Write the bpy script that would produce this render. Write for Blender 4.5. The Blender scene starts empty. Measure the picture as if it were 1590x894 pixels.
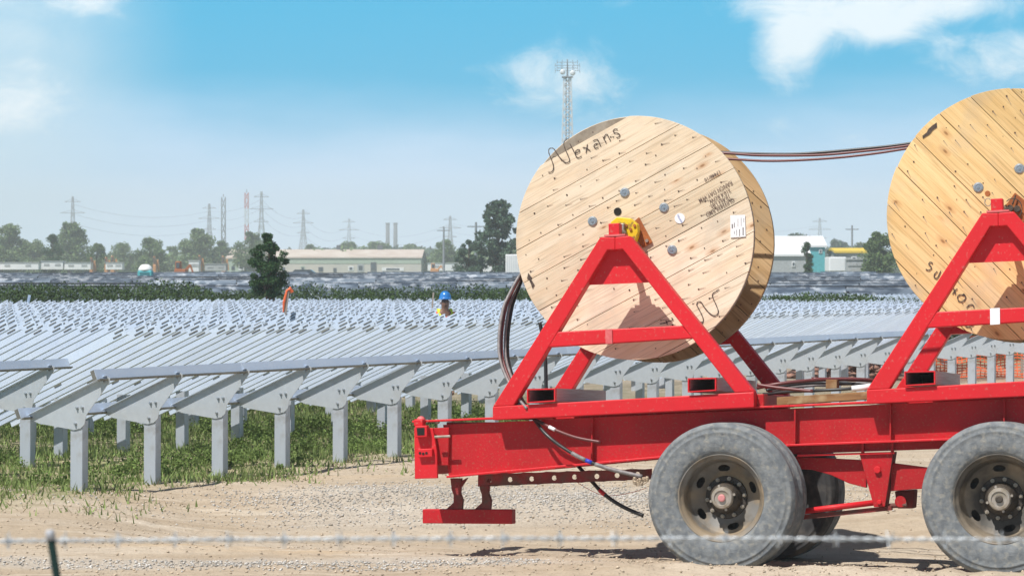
import bpy, math, random
import numpy as np
from mathutils import Vector, Matrix, noise
random.seed(7); rng = np.random.default_rng(7)
PI = math.pi
S = bpy.context.scene
COL = S.collection

# ------------------------------------------------------------------ camera
CH = 2.27; F = 4000.0; CX = 795.0; HY = 415.0          # camera height, focal length in px of the 1590 px wide photo
cam = bpy.data.cameras.new('camera'); camo = bpy.data.objects.new('camera', cam); COL.objects.link(camo)
camo.location = (0, 0, CH); camo.rotation_euler = (PI/2, 0, 0)
cam.sensor_width = 36.0; cam.lens = 36.0*F/1590.0; cam.shift_y = -(447.0-HY)/1590.0
cam.clip_start = 0.5; cam.clip_end = 9000
cam.dof.use_dof = True; cam.dof.focus_distance = 20.4; cam.dof.aperture_fstop = 9.5
S.camera = camo

# ------------------------------------------------------------------ sky, sun, exposure
SUN = Vector((-.382, -.4085, .93)).normalized()           # direction towards the sun
SUN_EL = math.asin(SUN.z); SUN_AZ = math.atan2(SUN.x, SUN.y)
w = bpy.data.worlds.new('World'); S.world = w; w.use_nodes = True
nt = w.node_tree; nt.nodes.clear()
def N(t, **k):
    n = nt.nodes.new(t)
    for a, b in k.items(): setattr(n, a, b)
    return n
def L(a, b): nt.links.new(a, b)
def MT(op, a, b=None, c=None, clamp=False):
    n = N('ShaderNodeMath', operation=op); n.use_clamp = clamp
    for i, v in enumerate((a, b, c)):
        if v is None: continue
        if isinstance(v, (int, float)): n.inputs[i].default_value = v
        else: L(v, n.inputs[i])
    return n.outputs[0]
def MIX(f, a, b):
    n = N('ShaderNodeMix', data_type='RGBA')
    if isinstance(f, (int, float)): n.inputs[0].default_value = f
    else: L(f, n.inputs[0])
    for i, v in ((6, a), (7, b)):
        if isinstance(v, tuple): n.inputs[i].default_value = (*v, 1)
        else: L(v, n.inputs[i])
    return n.outputs[2]
SKY_STRENGTH = 0.05
tc = N('ShaderNodeTexCoord'); sep = N('ShaderNodeSeparateXYZ'); L(tc.outputs['Generated'], sep.inputs[0])
az = MT('MULTIPLY', MT('ARCTAN2', sep.outputs[0], sep.outputs[1]), 180/PI)
el = MT('MULTIPLY', MT('ARCSINE', sep.outputs[2]), 180/PI)
sky = N('ShaderNodeTexSky', sky_type='NISHITA'); sky.sun_disc = False
sky.sun_elevation = SUN_EL; sky.sun_rotation = SUN_AZ; sky.air_density = 1.0; sky.dust_density = 1.2; sky.ozone_density = 1.5
# lowest degrees of the sky: pale haze at the horizon rising quickly into clear blue (values before SKY_STRENGTH)
def lin(r, g, b, k=1.0): return tuple(((v/255.0)/12.92 if v/255.0 <= .04045 else ((v/255.0+.055)/1.055)**2.4)*k for v in (r, g, b))
K = 1.0/SKY_STRENGTH
low = MIX(MT('MULTIPLY', el, 1/2.2, clamp=True), lin(212, 232, 250, K*1.1), lin(194, 222, 250, K*1.06))
r1 = N('ShaderNodeMapRange', interpolation_type='SMOOTHSTEP'); L(el, r1.inputs[0]); r1.inputs[1].default_value = 1.7; r1.inputs[2].default_value = 4.3
nz0 = N('ShaderNodeTexNoise'); cmb0 = N('ShaderNodeCombineXYZ'); L(MT('MULTIPLY', az, .12), cmb0.inputs[0]); L(MT('MULTIPLY', el, .4), cmb0.inputs[1]); L(cmb0.outputs[0], nz0.inputs[0]); nz0.inputs['Scale'].default_value = 1.0; nz0.inputs['Detail'].default_value = 4
L(MT('ADD', el, MT('MULTIPLY', MT('SUBTRACT', nz0.outputs[0], .5), 2.5)), r1.inputs[0])
blue = MIX(r1.outputs[0], low, lin(0, 178, 226, K*.97))
r2 = N('ShaderNodeMapRange', interpolation_type='SMOOTHSTEP'); L(el, r2.inputs[0]); r2.inputs[1].default_value = 6.4; r2.inputs[2].default_value = 13.0
base = MIX(r2.outputs[0], blue, sky.outputs[0])
# clouds: ragged noise, denser where the photograph has its cloud banks
cmb = N('ShaderNodeCombineXYZ'); L(MT('MULTIPLY', az, .55), cmb.inputs[0]); L(MT('MULTIPLY', el, .95), cmb.inputs[1])
nz = N('ShaderNodeTexNoise'); L(cmb.outputs[0], nz.inputs[0]); nz.inputs['Scale'].default_value = 1.1; nz.inputs['Detail'].default_value = 9; nz.inputs['Roughness'].default_value = .66; nz.inputs['Distortion'].default_value = .5
def blob(px, py, rx, ry, amp):
    a0 = (px-CX)/F*180/PI; e0 = (HY-py)/F*180/PI; rx = rx/F*180/PI; ry = ry/F*180/PI
    dx = MT('MULTIPLY', MT('SUBTRACT', az, a0), 1/rx); dy = MT('MULTIPLY', MT('SUBTRACT', el, e0), 1/ry)
    d = MT('SQRT', MT('ADD', MT('MULTIPLY', dx, dx), MT('MULTIPLY', dy, dy)))
    m = N('ShaderNodeMapRange', interpolation_type='SMOOTHSTEP'); L(d, m.inputs[0]); m.inputs[1].default_value = 1.15; m.inputs[2].default_value = .1; m.inputs[4].default_value = amp
    return m.outputs[0]
acc = None
for b in ((1290, 15, 210, 95, .66), (1225, 90, 70, 75, .46), (1500, 10, 170, 42, .52), (1560, 95, 190, 75, .42), (1180, 210, 260, 50, .2), (1370, 45, 70, 40, .3),
          (130, -10, 110, 70, .52), (20, 170, 150, 60, .5), (60, 105, 50, 16, .2), (960, 5, 60, 22, .25), (725, 108, 50, 14, .22),
          (870, 125, 150, 90, .50), (1180, -120, 260, 60, .4), (300, -160, 300, 60, .4)):
    v = blob(*b); acc = v if acc is None else MT('ADD', acc, v)
acc = MT('MINIMUM', acc, .72)
cm = N('ShaderNodeMapRange', interpolation_type='SMOOTHSTEP'); L(MT('ADD', nz.outputs[0], acc), cm.inputs[0]); cm.inputs[1].default_value = .62; cm.inputs[2].default_value = 1.22
veil = MT('MULTIPLY', MT('MULTIPLY', blob(-20, 90, 300, 520, 1.0), MT('ADD', .55, nz.outputs[0])), .8, clamp=True)
c1 = MIX(veil, base, lin(196, 224, 240, K))
c2 = MIX(MT('MULTIPLY', cm.outputs[0], .88), c1, lin(238, 246, 250, K*1.05))
bg = N('ShaderNodeBackground'); L(c2, bg.inputs[0]); bg.inputs[1].default_value = SKY_STRENGTH
wo = N('ShaderNodeOutputWorld'); L(bg.outputs[0], wo.inputs[0])

sl = bpy.data.lights.new('sun', 'SUN'); sl.energy = 5.0; sl.angle = math.radians(.5); sl.color = (1, .955, .89)
so = bpy.data.objects.new('sun', sl); COL.objects.link(so); so.rotation_euler = SUN.to_track_quat('Z', 'Y').to_euler(); so.location = (0, -20, 60)
S.view_settings.view_transform = 'Standard'; S.view_settings.look = 'None'; S.view_settings.exposure = 0.2; S.view_settings.gamma = 1.0
S.cycles.max_bounces = 6; S.cycles.volume_bounces = 1; S.cycles.transparent_max_bounces = 8

# ------------------------------------------------------------------ helpers: materials
def mat(name, c1, c2=None, rough=.6, metal=0.0, scale=4.0, detail=5, lo=.35, hi=.65, bump=0.0, bscale=60.0, stretch=(1, 1, 1), rotz=0, roty=0,
        dirt=None, dscale=2.0, dlo=.5, dhi=.7, rnd=0.0, spec=.5, island=0.0, rvar=0.0, trans=0.0):
    m = bpy.data.materials.new(name); m.use_nodes = True; t = m.node_tree; n = t.nodes; bs = n['Principled BSDF']
    def nn(ty, **k):
        q = n.new(ty)
        for a, b in k.items(): setattr(q, a, b)
        return q
    tc = nn('ShaderNodeTexCoord'); mp = nn('ShaderNodeMapping'); t.links.new(tc.outputs['Object'], mp.inputs[0])
    mp.inputs['Rotation'].default_value = (0, roty, rotz)
    mp2 = nn('ShaderNodeVectorMath', operation='MULTIPLY'); t.links.new(mp.outputs[0], mp2.inputs[0]); mp2.inputs[1].default_value = stretch
    vec = mp2.outputs[0]
    if rnd:
        oi = nn('ShaderNodeObjectInfo'); vm = nn('ShaderNodeVectorMath', operation='ADD'); t.links.new(vec, vm.inputs[0])
        ml = nn('ShaderNodeMath', operation='MULTIPLY'); t.links.new(oi.outputs['Random'], ml.inputs[0]); ml.inputs[1].default_value = 37.0
        t.links.new(ml.outputs[0], vm.inputs[1]); vec = vm.outputs[0]
    def noise_(sc, det, v=vec):
        q = nn('ShaderNodeTexNoise'); t.links.new(v, q.inputs['Vector']); q.inputs['Scale'].default_value = sc; q.inputs['Detail'].default_value = det; return q.outputs[0]
    def rng_(v, a, b, o0=0, o1=1):
        q = nn('ShaderNodeMapRange'); t.links.new(v, q.inputs[0]); q.inputs[1].default_value = a; q.inputs[2].default_value = b; q.inputs[3].default_value = o0; q.inputs[4].default_value = o1; return q.outputs[0]
    def mix(f, a, b, bt='MIX'):
        q = nn('ShaderNodeMix', data_type='RGBA', blend_type=bt)
        if isinstance(f, float): q.inputs[0].default_value = f
        else: t.links.new(f, q.inputs[0])
        for i, v in ((6, a), (7, b)):
            if isinstance(v, tuple): q.inputs[i].default_value = (*v, 1)
            else: t.links.new(v, q.inputs[i])
        return q.outputs[2]
    c2 = c2 or tuple(v*.8 for v in c1)
    nz = noise_(scale, detail); col = mix(rng_(nz, lo, hi), c1, c2)
    if dirt: col = mix(rng_(noise_(dscale, 8, mp.outputs[0]), dlo, dhi), col, dirt)
    if rnd:
        g = rng_(oi.outputs['Random'], 0, 1, 1-rnd, 1+rnd*.6); cc = nn('ShaderNodeCombineColor')
        for i in range(3): t.links.new(g, cc.inputs[i])
        col = mix(1.0, col, cc.outputs[0], 'MULTIPLY')
    if island:
        ge = nn('ShaderNodeNewGeometry'); g = rng_(ge.outputs['Random Per Island'], 0, 1, 1-island, 1+island); cc = nn('ShaderNodeCombineColor')
        for i in range(3): t.links.new(g, cc.inputs[i])
        col = mix(1.0, col, cc.outputs[0], 'MULTIPLY')
    t.links.new(col, bs.inputs['Base Color'])
    if rvar: t.links.new(rng_(nz, lo, hi, rough, min(1, rough+rvar)), bs.inputs['Roughness'])
    else: bs.inputs['Roughness'].default_value = rough
    bs.inputs['Metallic'].default_value = metal; bs.inputs['Specular IOR Level'].default_value = spec
    if bump:
        b = nn('ShaderNodeBump'); b.inputs['Strength'].default_value = min(1, bump*4); b.inputs['Distance'].default_value = bump*.02
        t.links.new(noise_(bscale, 6), b.inputs['Height']); t.links.new(b.outputs[0], bs.inputs['Normal'])
    if trans:
        tr = nn('ShaderNodeBsdfTranslucent'); t.links.new(col, tr.inputs[0]); ms = nn('ShaderNodeMixShader'); ms.inputs[0].default_value = trans
        t.links.new(bs.outputs[0], ms.inputs[1]); t.links.new(tr.outputs[0], ms.inputs[2]); t.links.new(ms.outputs[0], n['Material Output'].inputs[0])
    return m

def wood_mat(name, pale, deep, knot, ang):
    """sawn softwood: long grain, darker streaks, knots; ang = grain direction in the flange plane (local x,z)"""
    m = bpy.data.materials.new(name); m.use_nodes = True; t = m.node_tree; n = t.nodes; bs = n['Principled BSDF']
    def nn(ty, **k):
        q = n.new(ty)
        for a, b in k.items(): setattr(q, a, b)
        return q
    lk = t.links.new
    tc = nn('ShaderNodeTexCoord'); mp = nn('ShaderNodeMapping'); mp.inputs['Rotation'].default_value = (0, ang, 0); lk(tc.outputs['Object'], mp.inputs[0])
    oi = nn('ShaderNodeObjectInfo'); ml = nn('ShaderNodeMath', operation='MULTIPLY'); ml.inputs[1].default_value = 53.0; lk(oi.outputs['Random'], ml.inputs[0])
    ad = nn('ShaderNodeVectorMath', operation='ADD'); lk(mp.outputs[0], ad.inputs[0]); lk(ml.outputs[0], ad.inputs[1])
    def st(v): q = nn('ShaderNodeVectorMath', operation='MULTIPLY'); lk(ad.outputs[0], q.inputs[0]); q.inputs[1].default_value = v; return q.outputs[0]
    def nz(v, sc, det=5, dist=0): q = nn('ShaderNodeTexNoise'); lk(v, q.inputs[0]); q.inputs['Scale'].default_value = sc; q.inputs['Detail'].default_value = det; q.inputs['Distortion'].default_value = dist; return q.outputs[0]
    def rg(v, a, b, c=0, d=1): q = nn('ShaderNodeMapRange'); lk(v, q.inputs[0]); q.inputs[1].default_value = a; q.inputs[2].default_value = b; q.inputs[3].default_value = c; q.inputs[4].default_value = d; return q.outputs[0]
    def mx(f, a, b, bt='MIX'):
        q = nn('ShaderNodeMix', data_type='RGBA', blend_type=bt)
        if isinstance(f, float): q.inputs[0].default_value = f
        else: lk(f, q.inputs[0])
        for i, v in ((6, a), (7, b)):
            if isinstance(v, tuple): q.inputs[i].default_value = (*v, 1)
            else: lk(v, q.inputs[i])
        return q.outputs[2]
    col = mx(rg(nz(st((.9, 6, 9)), 1.4, 4, .6), .35, .68), pale, deep)
    col = mx(rg(nz(st((1.2, 20, 45)), 1.5, 6, 1.2),   .5, .66, 0, .75), col, tuple(v*.72 for v in deep))
    col = mx(rg(nz(st((3, 3, 5)), 1.2, 3), .62, .8, 0, .35), col, tuple(min(1, v*1.12) for v in pale))
    vo = nn('ShaderNodeTexVoronoi', voronoi_dimensions='2D'); sx = nn('ShaderNodeSeparateXYZ'); lk(st((2.6, 1, 6.0)), sx.inputs[0]); cx_ = nn('ShaderNodeCombineXYZ'); lk(sx.outputs[0], cx_.inputs[0]); lk(sx.outputs[2], cx_.inputs[1]); lk(cx_.outputs[0], vo.inputs[0]); vo.inputs['Scale'].default_value = 1.0; vo.inputs['Randomness'].default_value = 1
    kd = rg(nz(st((.8, .5, 1.9)), 1.0, 2), .48, .56, 1, 0); kk = nn('ShaderNodeMath', operation='ADD'); lk(vo.outputs[0], kk.inputs[0]); lk(kd, kk.inputs[1])
    col = mx(rg(kk.outputs[0], .05, .22, .6, 0), col, knot)
    col = mx(rg(kk.outputs[0], .075, .03, 0, .8), col, tuple(v*.5 for v in knot))
    col = mx(rg(nz(tc.outputs['Object'], 2.3, 7), .52, .72, 0, .5), col, (.42, .37, .31))
    g = rg(oi.outputs['Random'], 0, 1, .86, 1.1); cc = nn('ShaderNodeCombineColor'); lk(g, cc.inputs[0]); lk(g, cc.inputs[1]); lk(rg(oi.outputs['Random'], 0, 1, .8, 1.08), cc.inputs[2])
    col = mx(1.0, col, cc.outputs[0], 'MULTIPLY'); lk(col, bs.inputs['Base Color'])
    bs.inputs['Roughness'].default_value = .78; bs.inputs['Specular IOR Level'].default_value = .25
    b = nn('ShaderNodeBump'); b.inputs['Strength'].default_value = .35; b.inputs['Distance'].default_value = .004; lk(nz(st((3, 30, 60)), 2, 6, 1), b.inputs['Height']); lk(b.outputs[0], bs.inputs['Normal'])
    return m

MA = {}
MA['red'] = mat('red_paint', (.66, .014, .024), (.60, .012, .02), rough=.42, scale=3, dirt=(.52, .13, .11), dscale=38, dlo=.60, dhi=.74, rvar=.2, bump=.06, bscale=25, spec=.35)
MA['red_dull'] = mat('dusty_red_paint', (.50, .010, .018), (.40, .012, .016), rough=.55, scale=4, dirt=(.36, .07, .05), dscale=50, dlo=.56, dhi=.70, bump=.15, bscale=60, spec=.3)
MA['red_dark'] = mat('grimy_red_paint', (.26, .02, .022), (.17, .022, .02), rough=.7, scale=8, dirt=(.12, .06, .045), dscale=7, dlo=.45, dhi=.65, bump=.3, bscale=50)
MA['pinkish'] = mat('pinkish_steel', (.48, .30, .31), (.55, .42, .43), rough=.5, metal=.2, scale=3, stretch=(8, 1, 40), lo=.4, hi=.6)  # pinkish grey with fine streaks, for the pocket tubes
MA['white'] = mat('white_tape', (.86, .87, .9), (.8, .8, .84), rough=.5)
MA['tape_old'] = mat('faded_tape', (.66, .16, .16), (.6, .09, .1), rough=.6, scale=20)
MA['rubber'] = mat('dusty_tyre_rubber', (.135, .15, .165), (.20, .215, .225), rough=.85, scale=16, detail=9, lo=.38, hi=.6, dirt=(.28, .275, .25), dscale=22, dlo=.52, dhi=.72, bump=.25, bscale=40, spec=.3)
MA['rubber_shaded'] = mat('shaded_tyre_rubber', (.03, .03, .033), (.05, .05, .052), rough=.9, scale=8, dirt=(.1, .09, .08), dscale=8)  # darker copy of the tyre rubber, painting deep shade on far inner tyres
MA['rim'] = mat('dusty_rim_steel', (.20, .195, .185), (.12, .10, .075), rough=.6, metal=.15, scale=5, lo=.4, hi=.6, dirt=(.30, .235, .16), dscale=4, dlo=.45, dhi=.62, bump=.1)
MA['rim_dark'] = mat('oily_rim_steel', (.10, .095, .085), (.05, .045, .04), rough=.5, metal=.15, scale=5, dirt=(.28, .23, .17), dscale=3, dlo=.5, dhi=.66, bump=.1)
MA['grease'] = mat('greasy_hub', (.035, .03, .026), (.075, .058, .042), rough=.6, scale=14, bump=.3, bscale=50)
MA['hubcap'] = mat('hub_cap_metal', (.42, .38, .34), (.3, .26, .2), rough=.45, metal=.35, scale=20)
MA['pink'] = mat('hub_plug', (.62, .25, .25), (.5, .2, .2), rough=.5)
MA['galv'] = mat('galvanised_steel', (.50, .545, .59), (.44, .485, .53), rough=.42, metal=.25, scale=9, bump=.05, bscale=25, rvar=.15, dirt=(.42, .44, .45), dscale=3)
MA['galv_bright'] = mat('bright_galvanised_rail', (.64, .735, .865), (.57, .67, .82), rough=.4, metal=.12, scale=3, rvar=.15, rnd=.07)  # blue tint in the base colour stands in for reflected sky
MA['galv_post'] = mat('galvanised_post', (.50, .54, .60), (.42, .47, .53), rough=.45, metal=.3, scale=6, stretch=(1, 1, .3), rvar=.2, dirt=(.36, .37, .38), dscale=6)
MA['olive'] = mat('dark_rail_edge', (.12, .12, .11), (.2, .2, .18), rough=.7)  # plain dark tone for rail lips, rail ends and clips
MA['black'] = mat('black_cable', (.018, .018, .02), (.03, .03, .032), rough=.38, scale=30)
MA['maroon'] = mat('maroon_cable', (.11, .022, .024), (.17, .05, .05), rough=.4, scale=50, stretch=(6, 6, 6))
MA['greycable'] = mat('dusty_cable', (.16, .15, .155), (.26, .24, .24), rough=.5, scale=30)
MA['bluetape'] = mat('blue_tape', (.02, .05, .5), rough=.5)
MA['redtape'] = mat('red_tape', (.6, .02, .03), rough=.5)
MA['ink'] = mat('marker_ink', (.05, .035, .03), (.10, .07, .055), rough=.8, scale=30)
MA['stamp'] = mat('stamp_ink', (.09, .06, .05), (.2, .14, .11), rough=.8, scale=60)
MA['nail'] = mat('nail_rust', (.06, .035, .025), (.1, .06, .04), rough=.7)
MA['streak'] = mat('nail_stain', (.30, .235, .18), (.38, .30, .23), rough=.85, scale=40)
MA['bolt'] = mat('bright_washer', (.50, .54, .58), (.36, .39, .42), rough=.35, metal=.7, scale=20)
MA['dark'] = mat('dark_recess', (.012, .011, .01), rough=.9)
MA['yellow'] = mat('yellow_paint', (.82, .60, .01), (.74, .5, .01), rough=.5, dirt=(.3, .17, .04), dscale=14, dlo=.56, dhi=.66)
MA['rust'] = mat('rusty_plate', (.42, .13, .03), (.30, .085, .022), rough=.75, scale=10, bump=.2)
MA['label'] = mat('paper_label', (.82, .83, .86), (.78, .79, .82), rough=.6)
MA['bluink'] = mat('blue_print', (.18, .26, .55), rough=.6)
MA['plank'] = mat('deck_plank_wood', (.33, .17, .07), (.22, .105, .04), rough=.8, scale=3, stretch=(1, 6, 10), bump=.2, dirt=(.42, .28, .15), dscale=9)
MA['timber_edge'] = mat('weathered_plank_edge', (.22, .18, .14), (.32, .28, .23), rough=.85, scale=14)
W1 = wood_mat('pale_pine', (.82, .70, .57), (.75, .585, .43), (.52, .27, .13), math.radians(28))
W1b = wood_mat('inner_pine', (.60, .41, .23), (.47, .30, .15), (.4, .2, .08), math.radians(-42))  # base colour a little darkened for the shade between the flanges
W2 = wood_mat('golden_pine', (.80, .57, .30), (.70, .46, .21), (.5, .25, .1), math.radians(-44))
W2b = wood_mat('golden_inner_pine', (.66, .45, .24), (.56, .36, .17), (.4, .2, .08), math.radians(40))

# ------------------------------------------------------------------ helpers: geometry
class MB:
    def __init__(s): s.v = []; s.f = []
    def add(s, vs, fs):
        o = len(s.v); s.v.extend([tuple(p) for p in vs]); s.f.extend([tuple(i+o for i in f) for f in fs]); return s
    def box(s, c, d, M=None):
        x, y, z = (q/2 for q in d); vs = [Vector((a*x, b*y, e*z)) for a in (-1, 1) for b in (-1, 1) for e in (-1, 1)]
        if M: vs = [M @ q for q in vs]
        c = Vector(c); return s.add([q+c for q in vs], [(0, 1, 3, 2), (4, 6, 7, 5), (0, 4, 5, 1), (2, 3, 7, 6), (0, 2, 6, 4), (1, 5, 7, 3)])
    def prism(s, poly, d):                        # poly: list of 3d points, d: extrusion vector
        n = len(poly); d = Vector(d); a = [Vector(p) for p in poly]
        nrm = sum((a[i].cross(a[(i+1) % n]) for i in range(n)), Vector())
        if nrm.dot(d) > 0: a.reverse()
        return s.add(a+[p+d for p in a], [tuple(range(n)), tuple(range(2*n-1, n-1, -1))]+[(i, i+n, (i+1) % n+n, (i+1) % n) for i in range(n)])
    def bar(s, a, b, wd, ht, up=(0, 0, 1)):
        a = Vector(a); b = Vector(b); x = (b-a).normalized(); y = Vector(up).cross(x)
        y = y.normalized() if y.length > 1e-6 else Vector((0, 1, 0)); z = x.cross(y)
        M = Matrix((x, y, z)).transposed(); return s.box((a+b)/2, ((b-a).length, wd, ht), M)
    def tube(s, pts, r, n=8, cap=True):
        P = [Vector(p) for p in pts]; rr = r if isinstance(r, (list, tuple)) else [r]*len(P)
        vs = []; prev = None
        for i, p in enumerate(P):
            t = (P[min(i+1, len(P)-1)]-P[max(i-1, 0)]).normalized()
            if prev is None: u = t.orthogonal().normalized()
            else: u = (prev-t*prev.dot(t)).normalized()
            prev = u; q = t.cross(u)
            vs += [p+(u*math.cos(2*PI*k/n)+q*math.sin(2*PI*k/n))*rr[i] for k in range(n)]
        fs = [(i*n+k, i*n+(k+1) % n, (i+1)*n+(k+1) % n, (i+1)*n+k) for i in range(len(P)-1) for k in range(n)]
        if cap: fs += [tuple(range(n-1, -1, -1)), tuple((len(P)-1)*n+k for k in range(n))]
        return s.add(vs, fs)
    def lathe(s, prof, c=(0, 0, 0), n=48, skip=None, closed=False):   # prof: (r, y) round local y axis
        c = Vector(c); vs = [c+Vector((r*math.cos(2*PI*k/n), y, r*math.sin(2*PI*k/n))) for r, y in prof for k in range(n)]
        fs = []; m = len(prof)
        for i in range(m if closed else m-1):
            for k in range(n):
                j = (i+1) % m
                if skip and skip((prof[i][0]+prof[j][0])/2, 2*PI*(k+.5)/n): continue
                fs.append((i*n+k, j*n+k, j*n+(k+1) % n, i*n+(k+1) % n))
        return s.add(vs, fs)
    def disc(s, c, r, t, n=16, ax=(0, 1, 0)):
        c = Vector(c); ax = Vector(ax).normalized(); u = ax.orthogonal().normalized(); q = ax.cross(u)
        return s.prism([c+(u*math.cos(2*PI*k/n)+q*math.sin(2*PI*k/n))*r for k in range(n)], ax*t)
    def mesh(s, name):
        m = bpy.data.meshes.new(name); m.from_pydata(s.v, [], s.f); m.update(); return m
    def build(s, name, m, parent=None, smooth=False, bevel=0, loc=None):
        me = s.mesh(name); me.materials.append(MA[m] if isinstance(m, str) else m)
        if smooth: me.shade_smooth() if smooth is True else me.shade_smooth()
        o = bpy.data.objects.new(name, me); COL.objects.link(o)
        if parent: o.parent = parent
        if loc: o.location = loc
        if bevel:
            b = o.modifiers.new('bevel', 'BEVEL'); b.width = bevel; b.segments = 2; b.limit_method = 'ANGLE'; b.angle_limit = math.radians(40); b.harden_normals = False
        return o
def nobj(name, me, parent=None, loc=None, rot=None):
    o = bpy.data.objects.new(name, me); COL.objects.link(o)
    if parent: o.parent = parent
    if loc: o.location = loc
    if rot: o.rotation_euler = rot
    return o
def tag(o, label=None, cat=None, group=None, kind=None):
    if label: o['label'] = label
    if cat: o['category'] = cat
    if group: o['group'] = group
    if kind: o['kind'] = kind
    return o
def thing(name, label, cat, loc=(0, 0, 0), rot=(0, 0, 0), group=None):
    o = bpy.data.objects.new(name, None); COL.objects.link(o); o.location = loc; o.rotation_euler = rot; o.empty_display_size = .3
    return tag(o, label, cat, group)
def copy_tree(o, parent=None):
    c = o.copy(); COL.objects.link(c)
    if parent: c.parent = parent
    for ch in list(o.children): copy_tree(ch, c)
    return c
def npmesh(name, V, Fc, m):
    """V (n,3) array, Fc (k,3|4) array"""
    me = bpy.data.meshes.new(name); k = Fc.shape[1]
    me.vertices.add(len(V)); me.vertices.foreach_set('co', V.astype(np.float32).ravel())
    me.loops.add(Fc.size); me.loops.foreach_set('vertex_index', Fc.astype(np.int32).ravel())
    me.polygons.add(len(Fc)); me.polygons.foreach_set('loop_start', np.arange(0, Fc.size, k, dtype=np.int32))
    me.update(calc_edges=True); me.materials.append(MA[m] if isinstance(m, str) else m); return me
def P(x, y, Y): return Vector(((x-CX)*Y/F, Y, CH-(y-HY)*Y/F))
def vnoise(x, y, s, o=0): return noise.noise(Vector((x*s+o, y*s-o*.7, o*1.3)))

# ------------------------------------------------------------------ field frame: rows of racking run away to the right
ROW = math.atan2(1, (2950-CX)/F); RT = (math.cos(ROW), math.sin(ROW)); RO = (-4.38, 25.9); SLOPE = .0055
def row_tp(x, y): dx, dy = x-RO[0], y-RO[1]; return dx*RT[0]+dy*RT[1], -dx*RT[1]+dy*RT[0]
def row_xy(t, p): return RO[0]+t*RT[0]-p*RT[1], RO[1]+t*RT[1]+p*RT[0]
DIPO = ((1118-CX)/F*20.04, 20.04); DTH = math.radians(16.5)
def sst(a, b, v): v = min(1, max(0, (v-a)/(b-a))); return v*v*(3-2*v)
def ground_z(x, y):
    t, p = row_tp(x, y); z = -SLOPE*max(0, min(t, 60))*min(1, max(0, (y-25)/3))
    d = min(1, max(0, (60-y)/20))
    z += d*(.045*vnoise(x, y, .35, 3)+.022*vnoise(x*.6, y, 1.5, 9))
    if y < 36:
        z += .012*vnoise(x, y, 4, 5)+.009*vnoise(x, y, 11, 2)
        z += .02*math.sin(y*3.1+.8*vnoise(x, 0, .3))*max(0, 1-abs(y-22.3)/2.4)            # wheel ruts along the track
        r = max(0, 1-abs(y-19.25)/.55); z += r*r*(3-2*r)*(.045+.04*vnoise(x, y, 1.4, 7)+.03*vnoise(x, y, 6, 1))*min(1, max(0, (x+1.2)/2))
    wd = math.sin(DTH)*(x-DIPO[0])+math.cos(DTH)*(y-DIPO[1])
    z -= (sst(-.32, -.02, wd)*.115+sst(.3, 2.4, wd)*.13)*(1-sst(2.9, 5.2, wd))*sst(-4.5, -2.2, x)
    return z
xs = np.concatenate([-np.geomspace(3500, 9, 34), np.arange(-7.5, 7.6, .045), np.geomspace(9, 3500, 34)])
ys = np.concatenate([[-300, -60, 0, 8, 14, 17], np.arange(18.3, 30, .07), np.arange(30, 46, .35), np.geomspace(46.5, 5000, 44)])
V = np.array([(x, y, ground_z(x, y)) for y in ys for x in xs]); nx = len(xs)
I = np.arange(len(ys)-1)[:, None]*nx+np.arange(nx-1)[None, :]; I = I.ravel()
Fq = np.stack([I, I+1, I+nx+1, I+nx], 1)
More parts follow.
